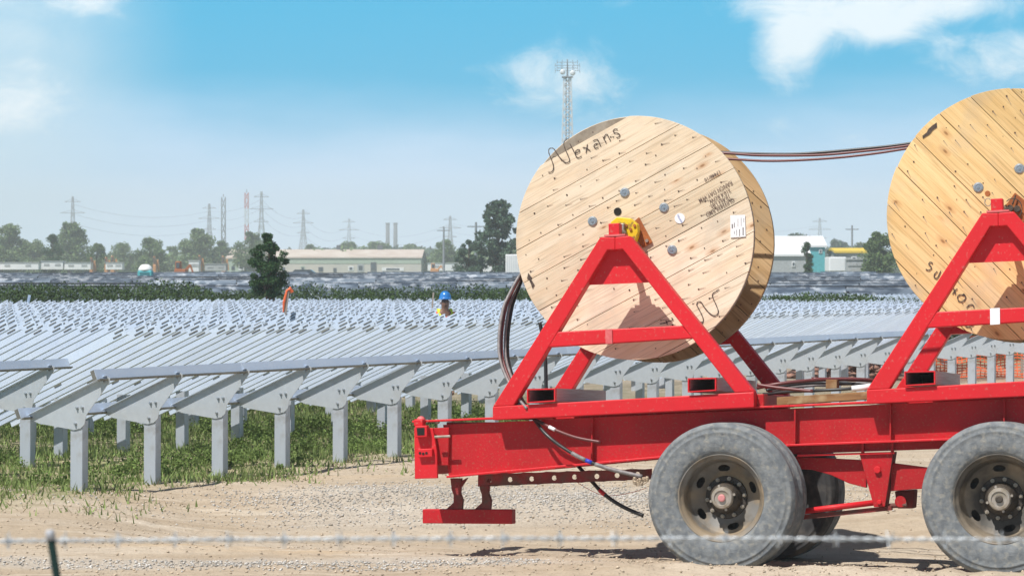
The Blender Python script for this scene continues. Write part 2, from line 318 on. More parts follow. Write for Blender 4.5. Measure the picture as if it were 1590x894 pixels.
# dirt material: packed tan earth, grey gravel bands, soil under the weeds
def ground_mat():
    m = bpy.data.materials.new('dirt_track'); m.use_nodes = True; t = m.node_tree; n = t.nodes; lk = t.links.new; bs = n['Principled BSDF']
    def nn(ty, **k):
        q = n.new(ty)
        for a, b in k.items(): setattr(q, a, b)
        return q
    tc = nn('ShaderNodeTexCoord'); sp = nn('ShaderNodeSeparateXYZ'); lk(tc.outputs['Object'], sp.inputs[0]); X, Y = sp.outputs[0], sp.outputs[1]
    def mth(op, a, b=0.0, cl=False):
        q = nn('ShaderNodeMath', operation=op); q.use_clamp = cl
        for i, v in enumerate((a, b)):
            if isinstance(v, (int, float)): q.inputs[i].default_value = v
            else: lk(v, q.inputs[i])
        return q.outputs[0]
    def nz(sc, det=6, st=(1, 1, 1), ro=.5):
        v = nn('ShaderNodeVectorMath', operation='MULTIPLY'); lk(tc.outputs['Object'], v.inputs[0]); v.inputs[1].default_value = st
        q = nn('ShaderNodeTexNoise'); lk(v.outputs[0], q.inputs[0]); q.inputs['Scale'].default_value = sc; q.inputs['Detail'].default_value = det; q.inputs['Roughness'].default_value = ro; return q.outputs[0]
    def rg(v, a, b, c=0, d=1): q = nn('ShaderNodeMapRange', interpolation_type='SMOOTHSTEP'); lk(v, q.inputs[0]); q.inputs[1].default_value = a; q.inputs[2].default_value = b; q.inputs[3].default_value = c; q.inputs[4].default_value = d; return q.outputs[0]
    def mx(f, a, b):
        q = nn('ShaderNodeMix', data_type='RGBA')
        if isinstance(f, float): q.inputs[0].default_value = f
        else: lk(f, q.inputs[0])
        for i, v in ((6, a), (7, b)):
            if isinstance(v, tuple): q.inputs[i].default_value = (*v, 1)
            else: lk(v, q.inputs[i])
        return q.outputs[2]
    col = mx(rg(nz(1.1, 6, (.35, 1.2, 1)), .35, .65), (.47, .385, .285), (.56, .48, .38))
    col = mx(rg(nz(.5, 4, (.3, 1.5, 1)), .58, .74, 0, .6), col, (.55, .40, .24))
    col = mx(rg(nz(14, 7, (.6, 1, 1), .65), .45, .7, 0, .55), col, (.36, .29, .215))
    col = mx(rg(nz(2.6, 7, (.12, 1.6, 1), .65), .48, .66, 0, .7), col, (.38, .30, .215))
    col = mx(rg(nz(3.4, 7, (.15, 1.3, 1), .6), .55, .7, 0, .6), col, (.66, .59, .49))
    col = mx(rg(nz(55, 6, (.7, 1, 1), .7), .5, .68, 0, .5), col, (.30, .245, .18))
    # gravel bands: a pale streak in front and a grey patch behind the trailer nose
    w1 = mth('ADD', Y, mth('MULTIPLY', nz(.5, 3), 1.0))
    band1 = mth('MULTIPLY', rg(mth('ABSOLUTE', mth('SUBTRACT', w1, 20.45)), .42, .12), rg(X, 1.2, -.6))
    band2 = mth('MULTIPLY', mth('MULTIPLY', rg(mth('ABSOLUTE', mth('SUBTRACT', w1, 26.0)), 1.6, .7), rg(X, -2.8, -1.6)), rg(X, 3.0, 1.6))
    grav = mth('MAXIMUM', band1, band2)
    col = mx(mth('MULTIPLY', grav, .38), col, mx(rg(nz(45, 4), .4, .62), (.36, .345, .32), (.58, .56, .52)))
    # soil under weeds, greener further off
    tt = mth('ADD', mth('MULTIPLY', mth('SUBTRACT', X, RO[0]), -RT[1]), mth('MULTIPLY', mth('SUBTRACT', Y, RO[1]), RT[0]))
    g = mth('MULTIPLY', rg(mth('ADD', tt, mth('MULTIPLY', nz(.8, 5), 1.6)), .1, 1.2), rg(Y, 60, 38))
    col = mx(mth('MULTIPLY', g, .85), col, mx(rg(nz(2.2, 7), .42, .6), (.20, .22, .09), (.40, .35, .23)))
    farg = rg(Y, 60, 75); col = mx(farg, col, mx(rg(nz(.05, 5), .4, .6), (.12, .15, .06), (.25, .22, .14)))
    red = mth('MULTIPLY', rg(mth('ABSOLUTE', mth('SUBTRACT', Y, 60)), 7, 3), rg(X, 6, 9)); col = mx(mth('MULTIPLY', red, .75), col, (.33, .19, .13))
    lk(col, bs.inputs['Base Color']); bs.inputs['Roughness'].default_value = .95; bs.inputs['Specular IOR Level'].default_value = .15
    b = nn('ShaderNodeBump'); b.inputs['Strength'].default_value = .8; b.inputs['Distance'].default_value = .03; lk(nz(22, 8, (1, 1, 1), .7), b.inputs['Height']); lk(b.outputs[0], bs.inputs['Normal'])
    return m
me = npmesh('ground', V, Fq, ground_mat()); me.shade_smooth(); tag(nobj('ground', me), kind='structure')

# scattered gravel and clods (stuff)
def scatter_stones(name, pts, smin, smax, mats):
    ico = [(0, 0, 1), (.9, 0, .35), (.28, .86, .35), (-.73, .53, .35), (-.73, -.53, .35), (.28, -.86, .35), (0, 0, -.6)]
    fc = [(0, 1, 2), (0, 2, 3), (0, 3, 4), (0, 4, 5), (0, 5, 1), (6, 2, 1), (6, 3, 2), (6, 4, 3), (6, 5, 4), (6, 1, 5)]
    n = len(pts); B = np.array(ico); s = smin+(smax-smin)*rng.random(n)**2.6
    J = 1+.35*(rng.random((n, 7, 3))-.5); V = B[None]*J*s[:, None, None]*np.array([1, 1, .75]); a = rng.random(n)*6.28
    c, q = np.cos(a)[:, None], np.sin(a)[:, None]; X = V[..., 0]*c-V[..., 1]*q; Yv = V[..., 0]*q+V[..., 1]*c
    V = np.stack([X, Yv, V[..., 2]], -1)+pts[:, None, :]; Fc = np.array(fc)[None]+7*np.arange(n)[:, None, None]
    me = npmesh(name, V.reshape(-1, 3), Fc.reshape(-1, 3), mats); return nobj(name, me)
def pts_where(n, x0, x1, y0, y1, dens):
    out = []
    while len(out) < n:
        x = random.uniform(x0, x1); y = random.uniform(y0, y1)
        if random.random() < dens(x, y): out.append((x, y, ground_z(x, y)+.003))
    return np.array(out)
def d_gravel(x, y):
    q = y+vnoise(x, y, .5, 11)*.5
    a = max(0, 1-abs(q-19.95)/.4)*(1 if x < .3 else .15)*(.35+.65*sst(-4.6, -1.5, x+2*vnoise(x, y, 1, 4))); b = max(0, 1-abs(q-25.6)/1.7)**1.3*(.08+.92*sst(-3.4, -.9, x+1.6*vnoise(x, y, .8, 6))*(1 if x < 2.2 else .1))
    return max(a, b*.8)
MA['gravel'] = mat('gravel_stone', (.56, .54, .51), (.40, .38, .35), rough=.9, scale=2, island=.3)
MA['clod'] = mat('dirt_clod', (.50, .415, .315), (.43, .35, .26), rough=.95, scale=2, island=.28)
tag(scatter_stones('gravel', pts_where(14000, -6, 4, 18.6, 28, d_gravel), .004, .018, 'gravel'), kind='stuff', label='pale crushed gravel spread in bands on the dirt track')
tag(scatter_stones('clods', pts_where(12000, -6, 7, 18.4, 32, lambda x, y: (.35 if y > 20 else (.9 if x > -.5 else .55))*(.4+.6*max(0, vnoise(x, y, .9, 4)+.3))), .003, .019, 'clod'), kind='stuff', label='loose dirt clods and small stones on the dirt track')

# ------------------------------------------------------------------ trailer frame
TH = math.radians(16.5); U = Vector((math.cos(TH), -math.sin(TH), 0)); ROLL = .058; D = Vector((math.sin(TH)*math.cos(ROLL), math.cos(TH)*math.cos(ROLL), -math.sin(ROLL))); ZV = U.cross(D)
TO = Vector(((1118-CX)/F*20.04, 20.04, 0))
def TL(x, y, wd):
    """photo measurement -> point (u, w, z) of the trailer's own frame, at depth w behind its near side"""
    rx = (x-CX)/F; rz = -(y-HY)/F; ray = Vector((rx, 1, rz)); t = (wd+D.dot(TO)-D.z*CH)/ray.dot(D); p = Vector((0, 0, CH))+ray*t-TO
    return Vector((U.dot(p), wd, ZV.dot(p)))
ROT = (-ROLL, 0, -TH)
def T2W(v): return TO+U*v[0]+D*v[1]+ZV*v[2]
def pp(pts, wd): return [TL(x, y, wd) for x, y in pts]
WT = 2.5
TR = thing('flatbed_trailer', 'red steel flatbed trailer on dual wheels carrying two cable reel stands', 'trailer', TO, ROT)

# main beams (near and far) with tapering web, flanges, stiffeners
def beam(wd, far=False):
    s = 1 if not far else -1
    web = [TL(688, 659, .6), TL(1228, 634, .6), TL(1900, 604, .6), TL(1900, 664, .6), TL(1228, 689, .6), TL(697, 738, .6)]
    off = Vector((0, wd-.6, 0)); web = [p+off for p in web]
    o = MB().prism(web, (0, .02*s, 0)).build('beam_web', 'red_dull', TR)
    top = MB(); a, b, c = web[0]+Vector((-.25, 0, .012)), web[1]+Vector((0, 0, .012)), web[2]+Vector((0, 0, .012))
    for q, r in ((a, b), (b, c)): top.prism([q+Vector((0, -.07, 0)), r+Vector((0, -.07, 0)), r+Vector((0, .11, 0)), q+Vector((0, .11, 0))], (0, 0, .018))
    top.build('top_flange', 'red', TR, bevel=.004)
    bot = MB()
    for q, r in ((web[5], web[4]), (web[4], web[3])): bot.prism([q+Vector((0, -.07, -.018)), r+Vector((0, -.07, -.018)), r+Vector((0, .11, -.018)), q+Vector((0, .11, -.018))], (0, 0, .018))
    bot.build('bottom_flange', 'red', TR, bevel=.004)
    for x in (922, 1236, 1384, 1560):
        f = (x-697)/(1228-697); q = TL(x, 640, .6); zt = TL(x, 659-25*f if f < 1 else 634-.0446*(x-1228), .6).z; zb = TL(x, 738-49*f if f < 1 else 689-.037*(x-1228), .6).z
        MB().box((q.x, wd-.028*s, (zt+zb)/2), (.012, .055, zt-zb-.012)).build('stiffener', 'red_dull', TR)
beam(.6); beam(WT-.6, True)
# crossmembers under the deck
for x in (700, 860, 1010, 1190, 1330, 1500, 1640):
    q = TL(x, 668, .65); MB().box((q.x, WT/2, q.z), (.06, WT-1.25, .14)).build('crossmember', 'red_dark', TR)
# nose: end plate, coupling box, caps and pin
MB().prism(pp([(643, 664), (672, 664), (678, 700), (679, 742), (644, 743)], .5), (0, .03, 0)).build('end_plate', 'red', TR, bevel=.004)
MB().prism(pp([(672, 664), (697, 663), (696, 722), (679, 722)], .56), (0, .06, 0)).build('nose_gusset', 'red_dull', TR, bevel=.004)
q0 = TL(650, 700, .53); MB().box((q0.x+.03, WT/2, TL(650, 703, .53).z), (.06, WT-1.1, .36)).build('nose_crossbeam', 'red_dull', TR, bevel=.006)
MB().prism(pp([(644, 661), (663, 660), (663, 678), (645, 679)], .44), (0, .06, 0)).build('coupling_box', 'red', TR, bevel=.006)
MB().prism(pp([(647, 664), (659, 663.5), (659, 675), (648, 675.5)], .437), (0, .004, 0)).build('coupling_socket', 'dark', TR)
MB().prism(pp([(648, 697), (671, 696), (671, 709), (649, 710)], .46), (0, .04, 0)).build('lamp_box', 'red', TR, bevel=.006)
for dx in (652, 657, 662): MB().disc(TL(dx, 703+(dx % 2), .456), .011, .006, 10).build('lamp_port', 'dark', TR)
q = TL(652, 652, .5); MB().lathe([(0.001, 0), (.026, .004), (.034, .02), (.034, .05), (.03, .05)], n=16).build('end_cap', 'tape_old', TR, smooth=True, loc=q)
TR.children[-1].rotation_euler = (-PI/2, 0, 0)
MB().box(TL(652, 656, .5), (.08, .09, .06)).build('cap_base', 'red', TR, bevel=.01)
MB().lathe([(.001, 0), (.018, .003), (.022, .012), (.022, .04)], n=12).build('bolt_head', 'hubcap', TR, smooth=True, loc=TL(677, 654, .55))
TR.children[-1].rotation_euler = (-PI/2, 0, 0)
MB().tube([TL(675, 678, .47), TL(699, 677, .47)], .011, 10).build('pin', 'hubcap', TR)
# perforated angle bolted below the beam: real holes
def holed_strip(a0, a1, b0, b1, holes, r, wd, th):
    """quad strip between lower line a and upper line b at depth wd, with round holes"""
    m = MB(); hs = sorted(holes, key=lambda h: h.x); cuts = [a0.x]+[(hs[i].x+hs[i+1].x)/2 for i in range(len(hs)-1)]+[a1.x]
    lo = lambda x: a0.z+(a1.z-a0.z)*(x-a0.x)/(a1.x-a0.x); hi = lambda x: b0.z+(b1.z-b0.z)*(x-b0.x)/(b1.x-b0.x)
    for i, h in enumerate(hs):
        xa, xb = cuts[i], cuts[i+1]; K = 20; ring = []; outer = []
        for k in range(K):
            a = 2*PI*k/K; dx, dz = math.cos(a), math.sin(a); ring.append((h.x+dx*r, h.z+dz*r)); c = []
            if dx > 1e-6: c.append((xb-h.x)/dx)
            if dx < -1e-6: c.append((xa-h.x)/dx)
            if dz > 1e-6: c.append((hi(h.x)-h.z)/dz)
            if dz < -1e-6: c.append((lo(h.x)-h.z)/dz)
            s = min(c); outer.append((h.x+dx*s, h.z+dz*s))
        for cx_, cz_ in ((xa, lo(xa)), (xb, lo(xb)), (xa, hi(xa)), (xb, hi(xb))):
            k = min(range(K), key=lambda k: (outer[k][0]-cx_)**2+(outer[k][1]-cz_)**2); outer[k] = (cx_, cz_)
        for sgn, yy in ((1, wd), (-1, wd+th)):
            vs = [(x, yy, z) for x, z in ring]+[(x, yy, z) for x, z in outer]
            m.add(vs, [(k, (k+1) % K, K+(k+1) % K, K+k)[::sgn] for k in range(K)])
        m.add([(x, wd, z) for x, z in ring]+[(x, wd+th, z) for x, z in ring], [(k, K+k, K+(k+1) % K, (k+1) % K) for k in range(K)])
    return m
hl = [TL(x, y, .72) for x, y in ((759, 746), (792, 744), (825.5, 743), (860.5, 741.5), (892, 740), (926.6, 739), (958, 737.5), (990, 736))]
holed_strip(TL(742, 755, .72), TL(1012, 743.5, .72), TL(742, 736, .72), TL(1012, 727, .72), hl, .021, .72, .008).build('perforated_angle', 'red_dark', TR)
MB().prism([TL(742, 755, .72), TL(1012, 743.5, .72), TL(1012, 743.5, .72)+Vector((0, .09, 0)), TL(742, 755, .72)+Vector((0, .09, 0))], (0, 0, .008)).build('angle_leg', 'red_dark', TR)
# stub shafts seen inside a few of the holes
for h in hl[:5]: MB().tube([h+Vector((.012, .05, .004)), h+Vector((.012, .13, .004))], .012, 8).build('spring_pin', 'red', TR)
# folding support foot: two hangers and a long bar, in the shade of the beam
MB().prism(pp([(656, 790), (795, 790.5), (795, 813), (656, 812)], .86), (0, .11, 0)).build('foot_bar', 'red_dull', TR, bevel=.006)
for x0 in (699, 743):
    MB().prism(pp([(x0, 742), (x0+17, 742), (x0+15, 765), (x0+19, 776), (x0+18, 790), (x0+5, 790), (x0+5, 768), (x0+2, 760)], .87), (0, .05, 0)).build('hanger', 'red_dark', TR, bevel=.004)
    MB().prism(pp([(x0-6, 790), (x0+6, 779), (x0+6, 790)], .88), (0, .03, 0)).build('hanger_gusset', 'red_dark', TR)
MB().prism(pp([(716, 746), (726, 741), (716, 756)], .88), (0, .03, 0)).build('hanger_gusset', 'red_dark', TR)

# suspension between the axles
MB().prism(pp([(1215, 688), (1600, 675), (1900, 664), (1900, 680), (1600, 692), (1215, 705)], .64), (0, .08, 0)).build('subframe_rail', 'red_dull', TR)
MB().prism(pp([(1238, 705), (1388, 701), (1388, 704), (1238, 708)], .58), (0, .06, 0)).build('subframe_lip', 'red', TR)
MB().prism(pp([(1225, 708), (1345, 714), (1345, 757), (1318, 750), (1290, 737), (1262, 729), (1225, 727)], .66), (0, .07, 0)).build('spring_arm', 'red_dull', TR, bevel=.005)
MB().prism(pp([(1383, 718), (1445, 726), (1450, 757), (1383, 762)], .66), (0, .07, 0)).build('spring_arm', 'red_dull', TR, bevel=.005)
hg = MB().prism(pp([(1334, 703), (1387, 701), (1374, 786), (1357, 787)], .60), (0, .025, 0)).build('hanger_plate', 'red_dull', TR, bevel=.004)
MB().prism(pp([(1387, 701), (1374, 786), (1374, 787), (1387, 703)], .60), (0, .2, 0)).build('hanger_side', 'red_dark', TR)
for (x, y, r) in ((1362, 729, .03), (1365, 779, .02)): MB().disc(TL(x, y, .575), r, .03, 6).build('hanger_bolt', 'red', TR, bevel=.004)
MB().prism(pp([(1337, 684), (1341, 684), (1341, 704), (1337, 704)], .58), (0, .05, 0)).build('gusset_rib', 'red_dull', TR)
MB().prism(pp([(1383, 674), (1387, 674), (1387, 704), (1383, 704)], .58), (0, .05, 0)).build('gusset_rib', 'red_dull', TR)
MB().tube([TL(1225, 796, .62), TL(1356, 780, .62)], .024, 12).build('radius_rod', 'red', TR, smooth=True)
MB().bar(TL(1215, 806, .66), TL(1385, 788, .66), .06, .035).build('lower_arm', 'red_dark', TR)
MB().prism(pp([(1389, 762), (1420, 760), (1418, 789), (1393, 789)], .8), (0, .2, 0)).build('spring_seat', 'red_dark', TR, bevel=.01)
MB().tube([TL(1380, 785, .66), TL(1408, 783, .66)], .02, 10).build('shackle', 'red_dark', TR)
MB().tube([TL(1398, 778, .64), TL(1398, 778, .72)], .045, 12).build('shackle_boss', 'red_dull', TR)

# wheels
def tyre_mb(w0, wdt=.27, R=.587):
    o = [(.335, .045), (.345, .022), (.37, .008), (.42, 0), (.47, .002), (.505, .008), (.512, .004), (.518, .010), (.545, .018), (.552, .014), (.562, .026), (.578, .044), (R, .062)]
    pr = [(r, y+w0) for r, y in o]; tw = wdt-.124
    for i in range(4):
        a = w0+.062+tw*(i+.78)/4.6; pr += [(R+.002, a), (R-.014, a+.002), (R-.014, a+.012), (R+.002, a+.014)]
    pr += [(r, w0+wdt-y) for r, y in reversed(o)]
    m = MB().lathe(pr, n=96)
    lim = -.575
    m.v = [(x*(1+.05*max(0, lim-z)/.1), y, max(z, lim-.02*0)) if z < lim else (x, y, z) for x, y, z in m.v]
    return m
def wheel(px, py, near=True):
    c = TL(px, py, 0); s = 1 if near else -1; x = c.x; z = c.z
    loc = (x, 0, z) if near else (x, WT, z); rot = (0, 0, 0) if near else (0, 0, PI)
    W = bpy.data.objects.new('wheel', None); COL.objects.link(W); W.parent = TR; W.location = loc; W.rotation_euler = rot
    tyre_mb(0).build('tyre', 'rubber', W, smooth=True); tyre_mb(.33).build('inner_tyre', 'rubber' if near else 'rubber_shaded', W, smooth=True)
    holes = [math.radians(a) for a in (22, 94, 151, 215, 286)]
    def sk(r, a):
        for h in holes:
            d = (a-h+PI) % (2*PI)-PI
            if ((r-.232)/.026)**2+((d*.232)/.048)**2 < 1: return True
        return False
    rp = [(.333, .06), (.346, .034), (.343, .024), (.334, .024), (.328, .04), (.318, .05), (.306, .06), (.3, .075), (.296, .12), (.29, .165), (.28, .19)]
    rp += [(.28-.0045*i, .195+.0022*i) for i in range(1, 25)]+[(.165, .25), (.13, .25)]
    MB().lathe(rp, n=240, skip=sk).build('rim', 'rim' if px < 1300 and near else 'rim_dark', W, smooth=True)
    MB().lathe([(.3, .15), (.3, .3), (.27, .33), (.05, .33)], n=48).build('backing_drum', 'grease', W)  # dark drum added so no light leaks through the hand holes
    h = MB().lathe([(.17, .252), (.165, .235), (.128, .232), (.122, .20), (.11, .14), (.098, .11), (.09, .10), (.001, .10)], n=40).build('hub', 'grease', W, smooth=False)
    MB().lathe([(.088, .102), (.086, .07), (.078, .058), (.06, .055), (.057, .064), (.034, .064), (.001, .064)], n=32).build('hub_cap', 'hubcap', W)
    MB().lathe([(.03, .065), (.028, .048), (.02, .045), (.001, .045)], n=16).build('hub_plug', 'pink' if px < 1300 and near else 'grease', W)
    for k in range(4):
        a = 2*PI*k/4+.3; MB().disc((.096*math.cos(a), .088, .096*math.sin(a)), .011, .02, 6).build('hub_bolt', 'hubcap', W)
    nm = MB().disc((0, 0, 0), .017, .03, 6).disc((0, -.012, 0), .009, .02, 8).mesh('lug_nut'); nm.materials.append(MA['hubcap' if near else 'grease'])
    for k in range(10):
        a = 2*PI*k/10+.15; nobj('lug_nut', nm, W, (.15*math.cos(a), .215, .15*math.sin(a)))
    return W
for px in (1118, 1550):
    wheel(px, 773 if px == 1118 else 775, True); wheel(px, 773 if px == 1118 else 775, False)
    c = TL(px, 774, 0); MB().tube([(c.x, .3, c.z), (c.x, WT-.3, c.z)], .065, 16).build('axle', 'red_dark', TR, smooth=True)
    MB().box((c.x, .75, c.z+.16), (.12, .09, .2)).build('axle_seat', 'red_dark', TR); MB().box((c.x, WT-.75, c.z+.16), (.12, .09, .2)).build('axle_seat', 'red_dark', TR)

# ------------------------------------------------------------------ reel stands (A-frames), built once and copied
SW = .45; SF = WT-.45-.0           # near face of near frame, outer face of far frame
org = TL(968, 652, SW); SB = Vector((org.x, 0, TL(968, 642, SW).z-.06))
ST = thing('reel_stand', 'red A-frame reel stand at the nose of the trailer with plain crossbar', 'reel stand', T2W(SB), ROT, 'A-frame reel stands on the trailer')
def sp(x, y, wd): return TL(x, y, SW)-SB+Vector((0, wd-SW, 0))
def aframe(w0, dp, outer):
    q = lambda pts, wd: [sp(x, y, wd) for x, y in pts]
    MB().prism(q([(765, 631), (932, 368), (955, 368), (955, 388), (943, 388), (797, 629.5)], w0), (0, dp, 0)).build('leg', 'red', ST, bevel=.008)
    MB().prism(q([(955, 368), (977, 366), (1171, 608), (1141, 609.5), (967, 387), (955, 388)], w0), (0, dp, 0)).build('leg', 'red', ST, bevel=.008)
    MB().prism(q([(865, 515), (1058, 505), (1076, 525), (850, 539)], w0+.004), (0, dp-.008, 0)).build('crossbar', 'red', ST, bevel=.008)
    MB().prism(q([(765, 631), (1171, 608), (1171, 632.5), (765, 652)], w0-.004), (0, dp+.008, 0)).build('base_rail', 'red', ST, bevel=.008)
    g = w0+dp*.72 if outer else w0+dp*.28-.012
    MB().prism(q([(943, 386), (967, 385), (1006, 437.5), (911, 441.5)], g), (0, .012, 0)).build('gusset_plate', 'red', ST)
    MB().prism(q([(944, 347), (961, 346), (961.5, 366), (944.5, 367)], w0+.01), (0, dp-.02, 0)).build('axle_block', 'red', ST, bevel=.006)
    MB().prism(q([(938, 364.5), (970, 363), (970, 366), (938, 367.5)], w0+.002), (0, dp-.004, 0)).build('cap_plate', 'tape_old', ST)
DP = .115
aframe(SW, DP, True); aframe(SF-DP, DP, False)
for (x0, y0, x1, y1) in ((819.5, 603.5, 863.5, 625.5), (1069, 587, 1113, 609)):
    a, b, c, d = (sp(x, y, SW-.03) for x, y in ((x0, y0), (x1, y0-1), (x1, y1-2.5), (x0, y1)))
    ln = SF-SW+.06; t = .010
    ix = Vector((t, 0, 0)); iz = Vector((0, 0, t))
    m = MB(); o_ = [a, b, c, d]; i_ = [a+ix-iz, b-ix-iz, c-ix+iz, d+ix+iz]
    for k in range(4):
        m.prism([o_[k], o_[(k+1) % 4], i_[(k+1) % 4], i_[k]], (0, .05, 0))
    po = m.build('fork_pocket', 'red', ST)
    m = MB(); off = Vector((0, .05, 0))
    for k in range(4): m.prism([o_[k]+off, o_[(k+1) % 4]+off, i_[(k+1) % 4]+off, i_[k]+off], (0, ln-.05, 0))
    m.build('pocket_tube', 'pinkish', po)
    MB().prism([p+Vector((0, ln*.6, 0)) for p in i_], (0, .01, 0)).build('pocket_baffle', 'dark', po)
for x in (1178, 772):
    q1 = sp(x-3 if x > 1000 else x+6, 620 if x > 1000 else 641, SW); MB().box((q1.x, (SF+SW)/2, q1.z-.005), (.07, SF-SW-2*DP-.004, .10)).build('cross_tube', 'red_dull', ST, bevel=.006)
ST2 = copy_tree(ST); dlt = TL(1549, 329.5, SW)-TL(954, 367, SW)
ST2.location = T2W(SB+Vector((dlt.x, 0, dlt.z)))
tag(ST2, 'red A-frame reel stand over the rear wheels with white tape on its crossbar', 'reel stand', 'A-frame reel stands on the trailer')
MB().prism([sp(x, y, SW-.0045) for x, y in ((940, 511), (950.5, 510.5), (951, 533), (940.5, 533.5))], (0, .004, 0)).build('tape_band', 'tape_old', ST)
o = MB().prism([sp(x, y, SW-.003) for x, y in ((942, 510), (956, 509.3), (956, 533.5), (942, 534.5))], (0, .005, 0)).build('tape_band', 'white', ST2); o['label'] = 'white tape wrapped round the crossbar'

# ------------------------------------------------------------------ cable reels
RW0, RW1 = .90, 1.80
def chord_poly(R, a0, a1, n=26):
    """outline of a disc of radius R between perpendicular offsets a0<a1 (s along the board, t across)"""
    a0 = max(a0, -R+1e-4); a1 = min(a1, R-1e-4); P_ = []
    th0, th1 = math.asin(a0/R), math.asin(a1/R)
    for k in range(n+1): th = th0+(th1-th0)*k/n; P_.append((R*math.cos(th), R*math.sin(th)))
    for k in range(n+1): th = th1+(th0-th1)*k/n; P_.append((-R*math.cos(th), R*math.sin(th)))
    return P_
def planks(parent, R, ang, off0, pitch, y0, th, wm, dirn=-1, drop=None):
    """boards of one ply: off0 = offset of one joint; each board its own mesh"""
    ca, sa = math.cos(ang), math.sin(ang); k0 = int(math.floor((-R-off0)/pitch)); j = off0+k0*pitch; i = 0
    while j < R:
        g_ = random.uniform(.0018, .0042); a0, a1 = j+g_, j+pitch-.002; j += pitch; i += 1
        if a1 <= -R+.01 or a0 >= R-.01: continue
        jig = random.uniform(-.002, .002); RR = R+random.uniform(-.004, .003)
        if drop and j >= R: jig += drop; th = .012
        pol = [(s*ca-t*sa, y0+jig, s*sa+t*ca) for s, t in chord_poly(RR, a0, a1)]
        MB().prism(pol, (0, th*dirn, 0)).build('plank', wm, parent, bevel=.0025)
def reel(name, cpx, R, label, ang1, off1, wm, wmi, ang2, seed, group):
    random.seed(seed)
    c = TL(cpx[0], cpx[1], RW0); base = Vector((c.x, (RW0+RW1)/2, c.z-R)); T = thing(name, label, 'cable reel', T2W(base), ROT, group)
    h0 = RW0-base.y; h1 = RW1-base.y
    def E(y, nm, m, R_, t):
        f = MB().lathe([(R_, 0), (R_, t), (.001, t)], n=96).build(nm, m, T, loc=(0, y, R)); f.data.flip_normals(); return f
    # near flange: backing disc + outer boards; far flange: backing disc + inner boards
    f1 = MB().disc((0, .036, 0), R-.004, .038, 96).build('flange', 'timber_edge', T, loc=(0, h0, R)); planks(f1, R, ang1, off1, .263*R/.985, .035, .035, wm, -1, .024 if off1 > 0 else None)
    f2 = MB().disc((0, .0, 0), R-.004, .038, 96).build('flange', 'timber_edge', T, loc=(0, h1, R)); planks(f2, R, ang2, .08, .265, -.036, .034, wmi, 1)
    pr = [(.60, .08)]
    for k in range(19):
        y = .08+.74*k/18
        for q in range(5): a = PI*q/4; pr.append((.66+.02*math.sin(a)+.004*math.sin(k*7), y-.019*math.cos(a)))
    pr.append((.60, RW1-RW0-.05))
    MB().lathe(pr, n=72).build('wound_cable', 'black', T, smooth=True, loc=(0, h0, R))
    MB().lathe([(.09, -.02), (.09, .0), (.11, 0), (.11, .1)], n=24).build('arbor_bush', 'grease', T, loc=(0, h0, R))
    return T, c, f1
def on_flange(c, x, y, e=0):
    """photo point -> flange-local (x, y, z) on the near face"""
    q = TL(x, y, RW0-.002); return Vector((q.x-c.x, -.003-e, q.z-c.z))
R1 = 1.012
T1, c1, FL1 = reel('cable_reel', (983.5, 369), R1, 'pale pine cable reel on the front stand with handwriting and a paper label', math.radians(28), .108, W1, W1b, math.radians(-42), 3, 'wooden cable reels')
T2, c2_, FL2 = reel('cable_reel', (1573, 331.5), 1.0, 'golden pine cable reel cut by the right edge of the photo', math.radians(-45.3), -.118, W2, W2b, math.radians(44), 5, 'wooden cable reels')
# fittings: through bolts with washers
def rosette(parent, p):
    MB().lathe([(.001, -.014), (.010, -.014), (.010, -.006), (.020, -.005), (.022, -.009), (.030, -.009), (.033, -.004), (.038, -.003), (.041, 0), (.041, .01)], n=24).build('bolt_washer', 'bolt', parent, loc=p)
    MB().disc((0, -.0155, 0), .006, .004, 8).build('bolt_end', 'dark', parent.children[-1])
for x, y in ((970, 299), (920, 343.5), (1031, 322.5), (1043.5, 388)): rosette(FL1, on_flange(c1, x, y, .002))
for x, y in ((1519, 291), (1583, 262), (1600, 400)): rosette(FL2, on_flange(c2_, x, y, .002))
MB().disc(on_flange(c1, 959, 328.5, .001), .033, .003, 24).build('hole', 'dark', FL1)
MB().disc(on_flange(c2_, 1533.5, 300.5, .001), .022, .003, 20).build('wood_plug', 'rust', FL2)
MB().disc(on_flange(c1, 1055.5, 339, .002), .043, .004, 28).build('round_tag', 'label', FL1)
def put_text(body, parent, loc, size, ang, m, name, bold=0.0, aspect=1.0):
    cu = bpy.data.curves.new(name, 'FONT'); cu.body = body; cu.size = size; cu.align_x = 'CENTER'; cu.align_y = 'CENTER'; cu.offset = bold; cu.resolution_u = 2
    o = bpy.data.objects.new(name, cu); COL.objects.link(o); dg = bpy.context.evaluated_depsgraph_get(); me = bpy.data.meshes.new_from_object(o.evaluated_get(dg))
    bpy.data.objects.remove(o); me.materials.clear(); me.materials.append(MA[m]); o = nobj(name, me, parent, loc)
    # text lies in xy; stand it up facing -y, then turn it in the flange plane
    o.rotation_mode = 'QUATERNION'; o.rotation_quaternion = Matrix.Rotation(-ang, 3, 'Y').to_quaternion() @ Matrix.Rotation(PI/2, 3, 'X').to_quaternion(); o.scale = (aspect, 1, 1)
    return o
G = math.radians
put_text('Nexans', FL1, on_flange(c1, 1056, 339.5, .008), .026, G(-57), 'bluink', 'tag_print')
for body, x, y in (('17440/10', 1106.5, 273), ('RANCH DAY.WM', 1111, 297.5), ('210.4 ROW.', 1117, 304.5), ('10,463 LBS.', 1118, 313), ('GUI32428 RMD', 1118, 321.5)):
    put_text(body, FL1, on_flange(c1, x, y, .0035), .047, G(180+29), 'stamp', 'stamped_text', .0006, .86)
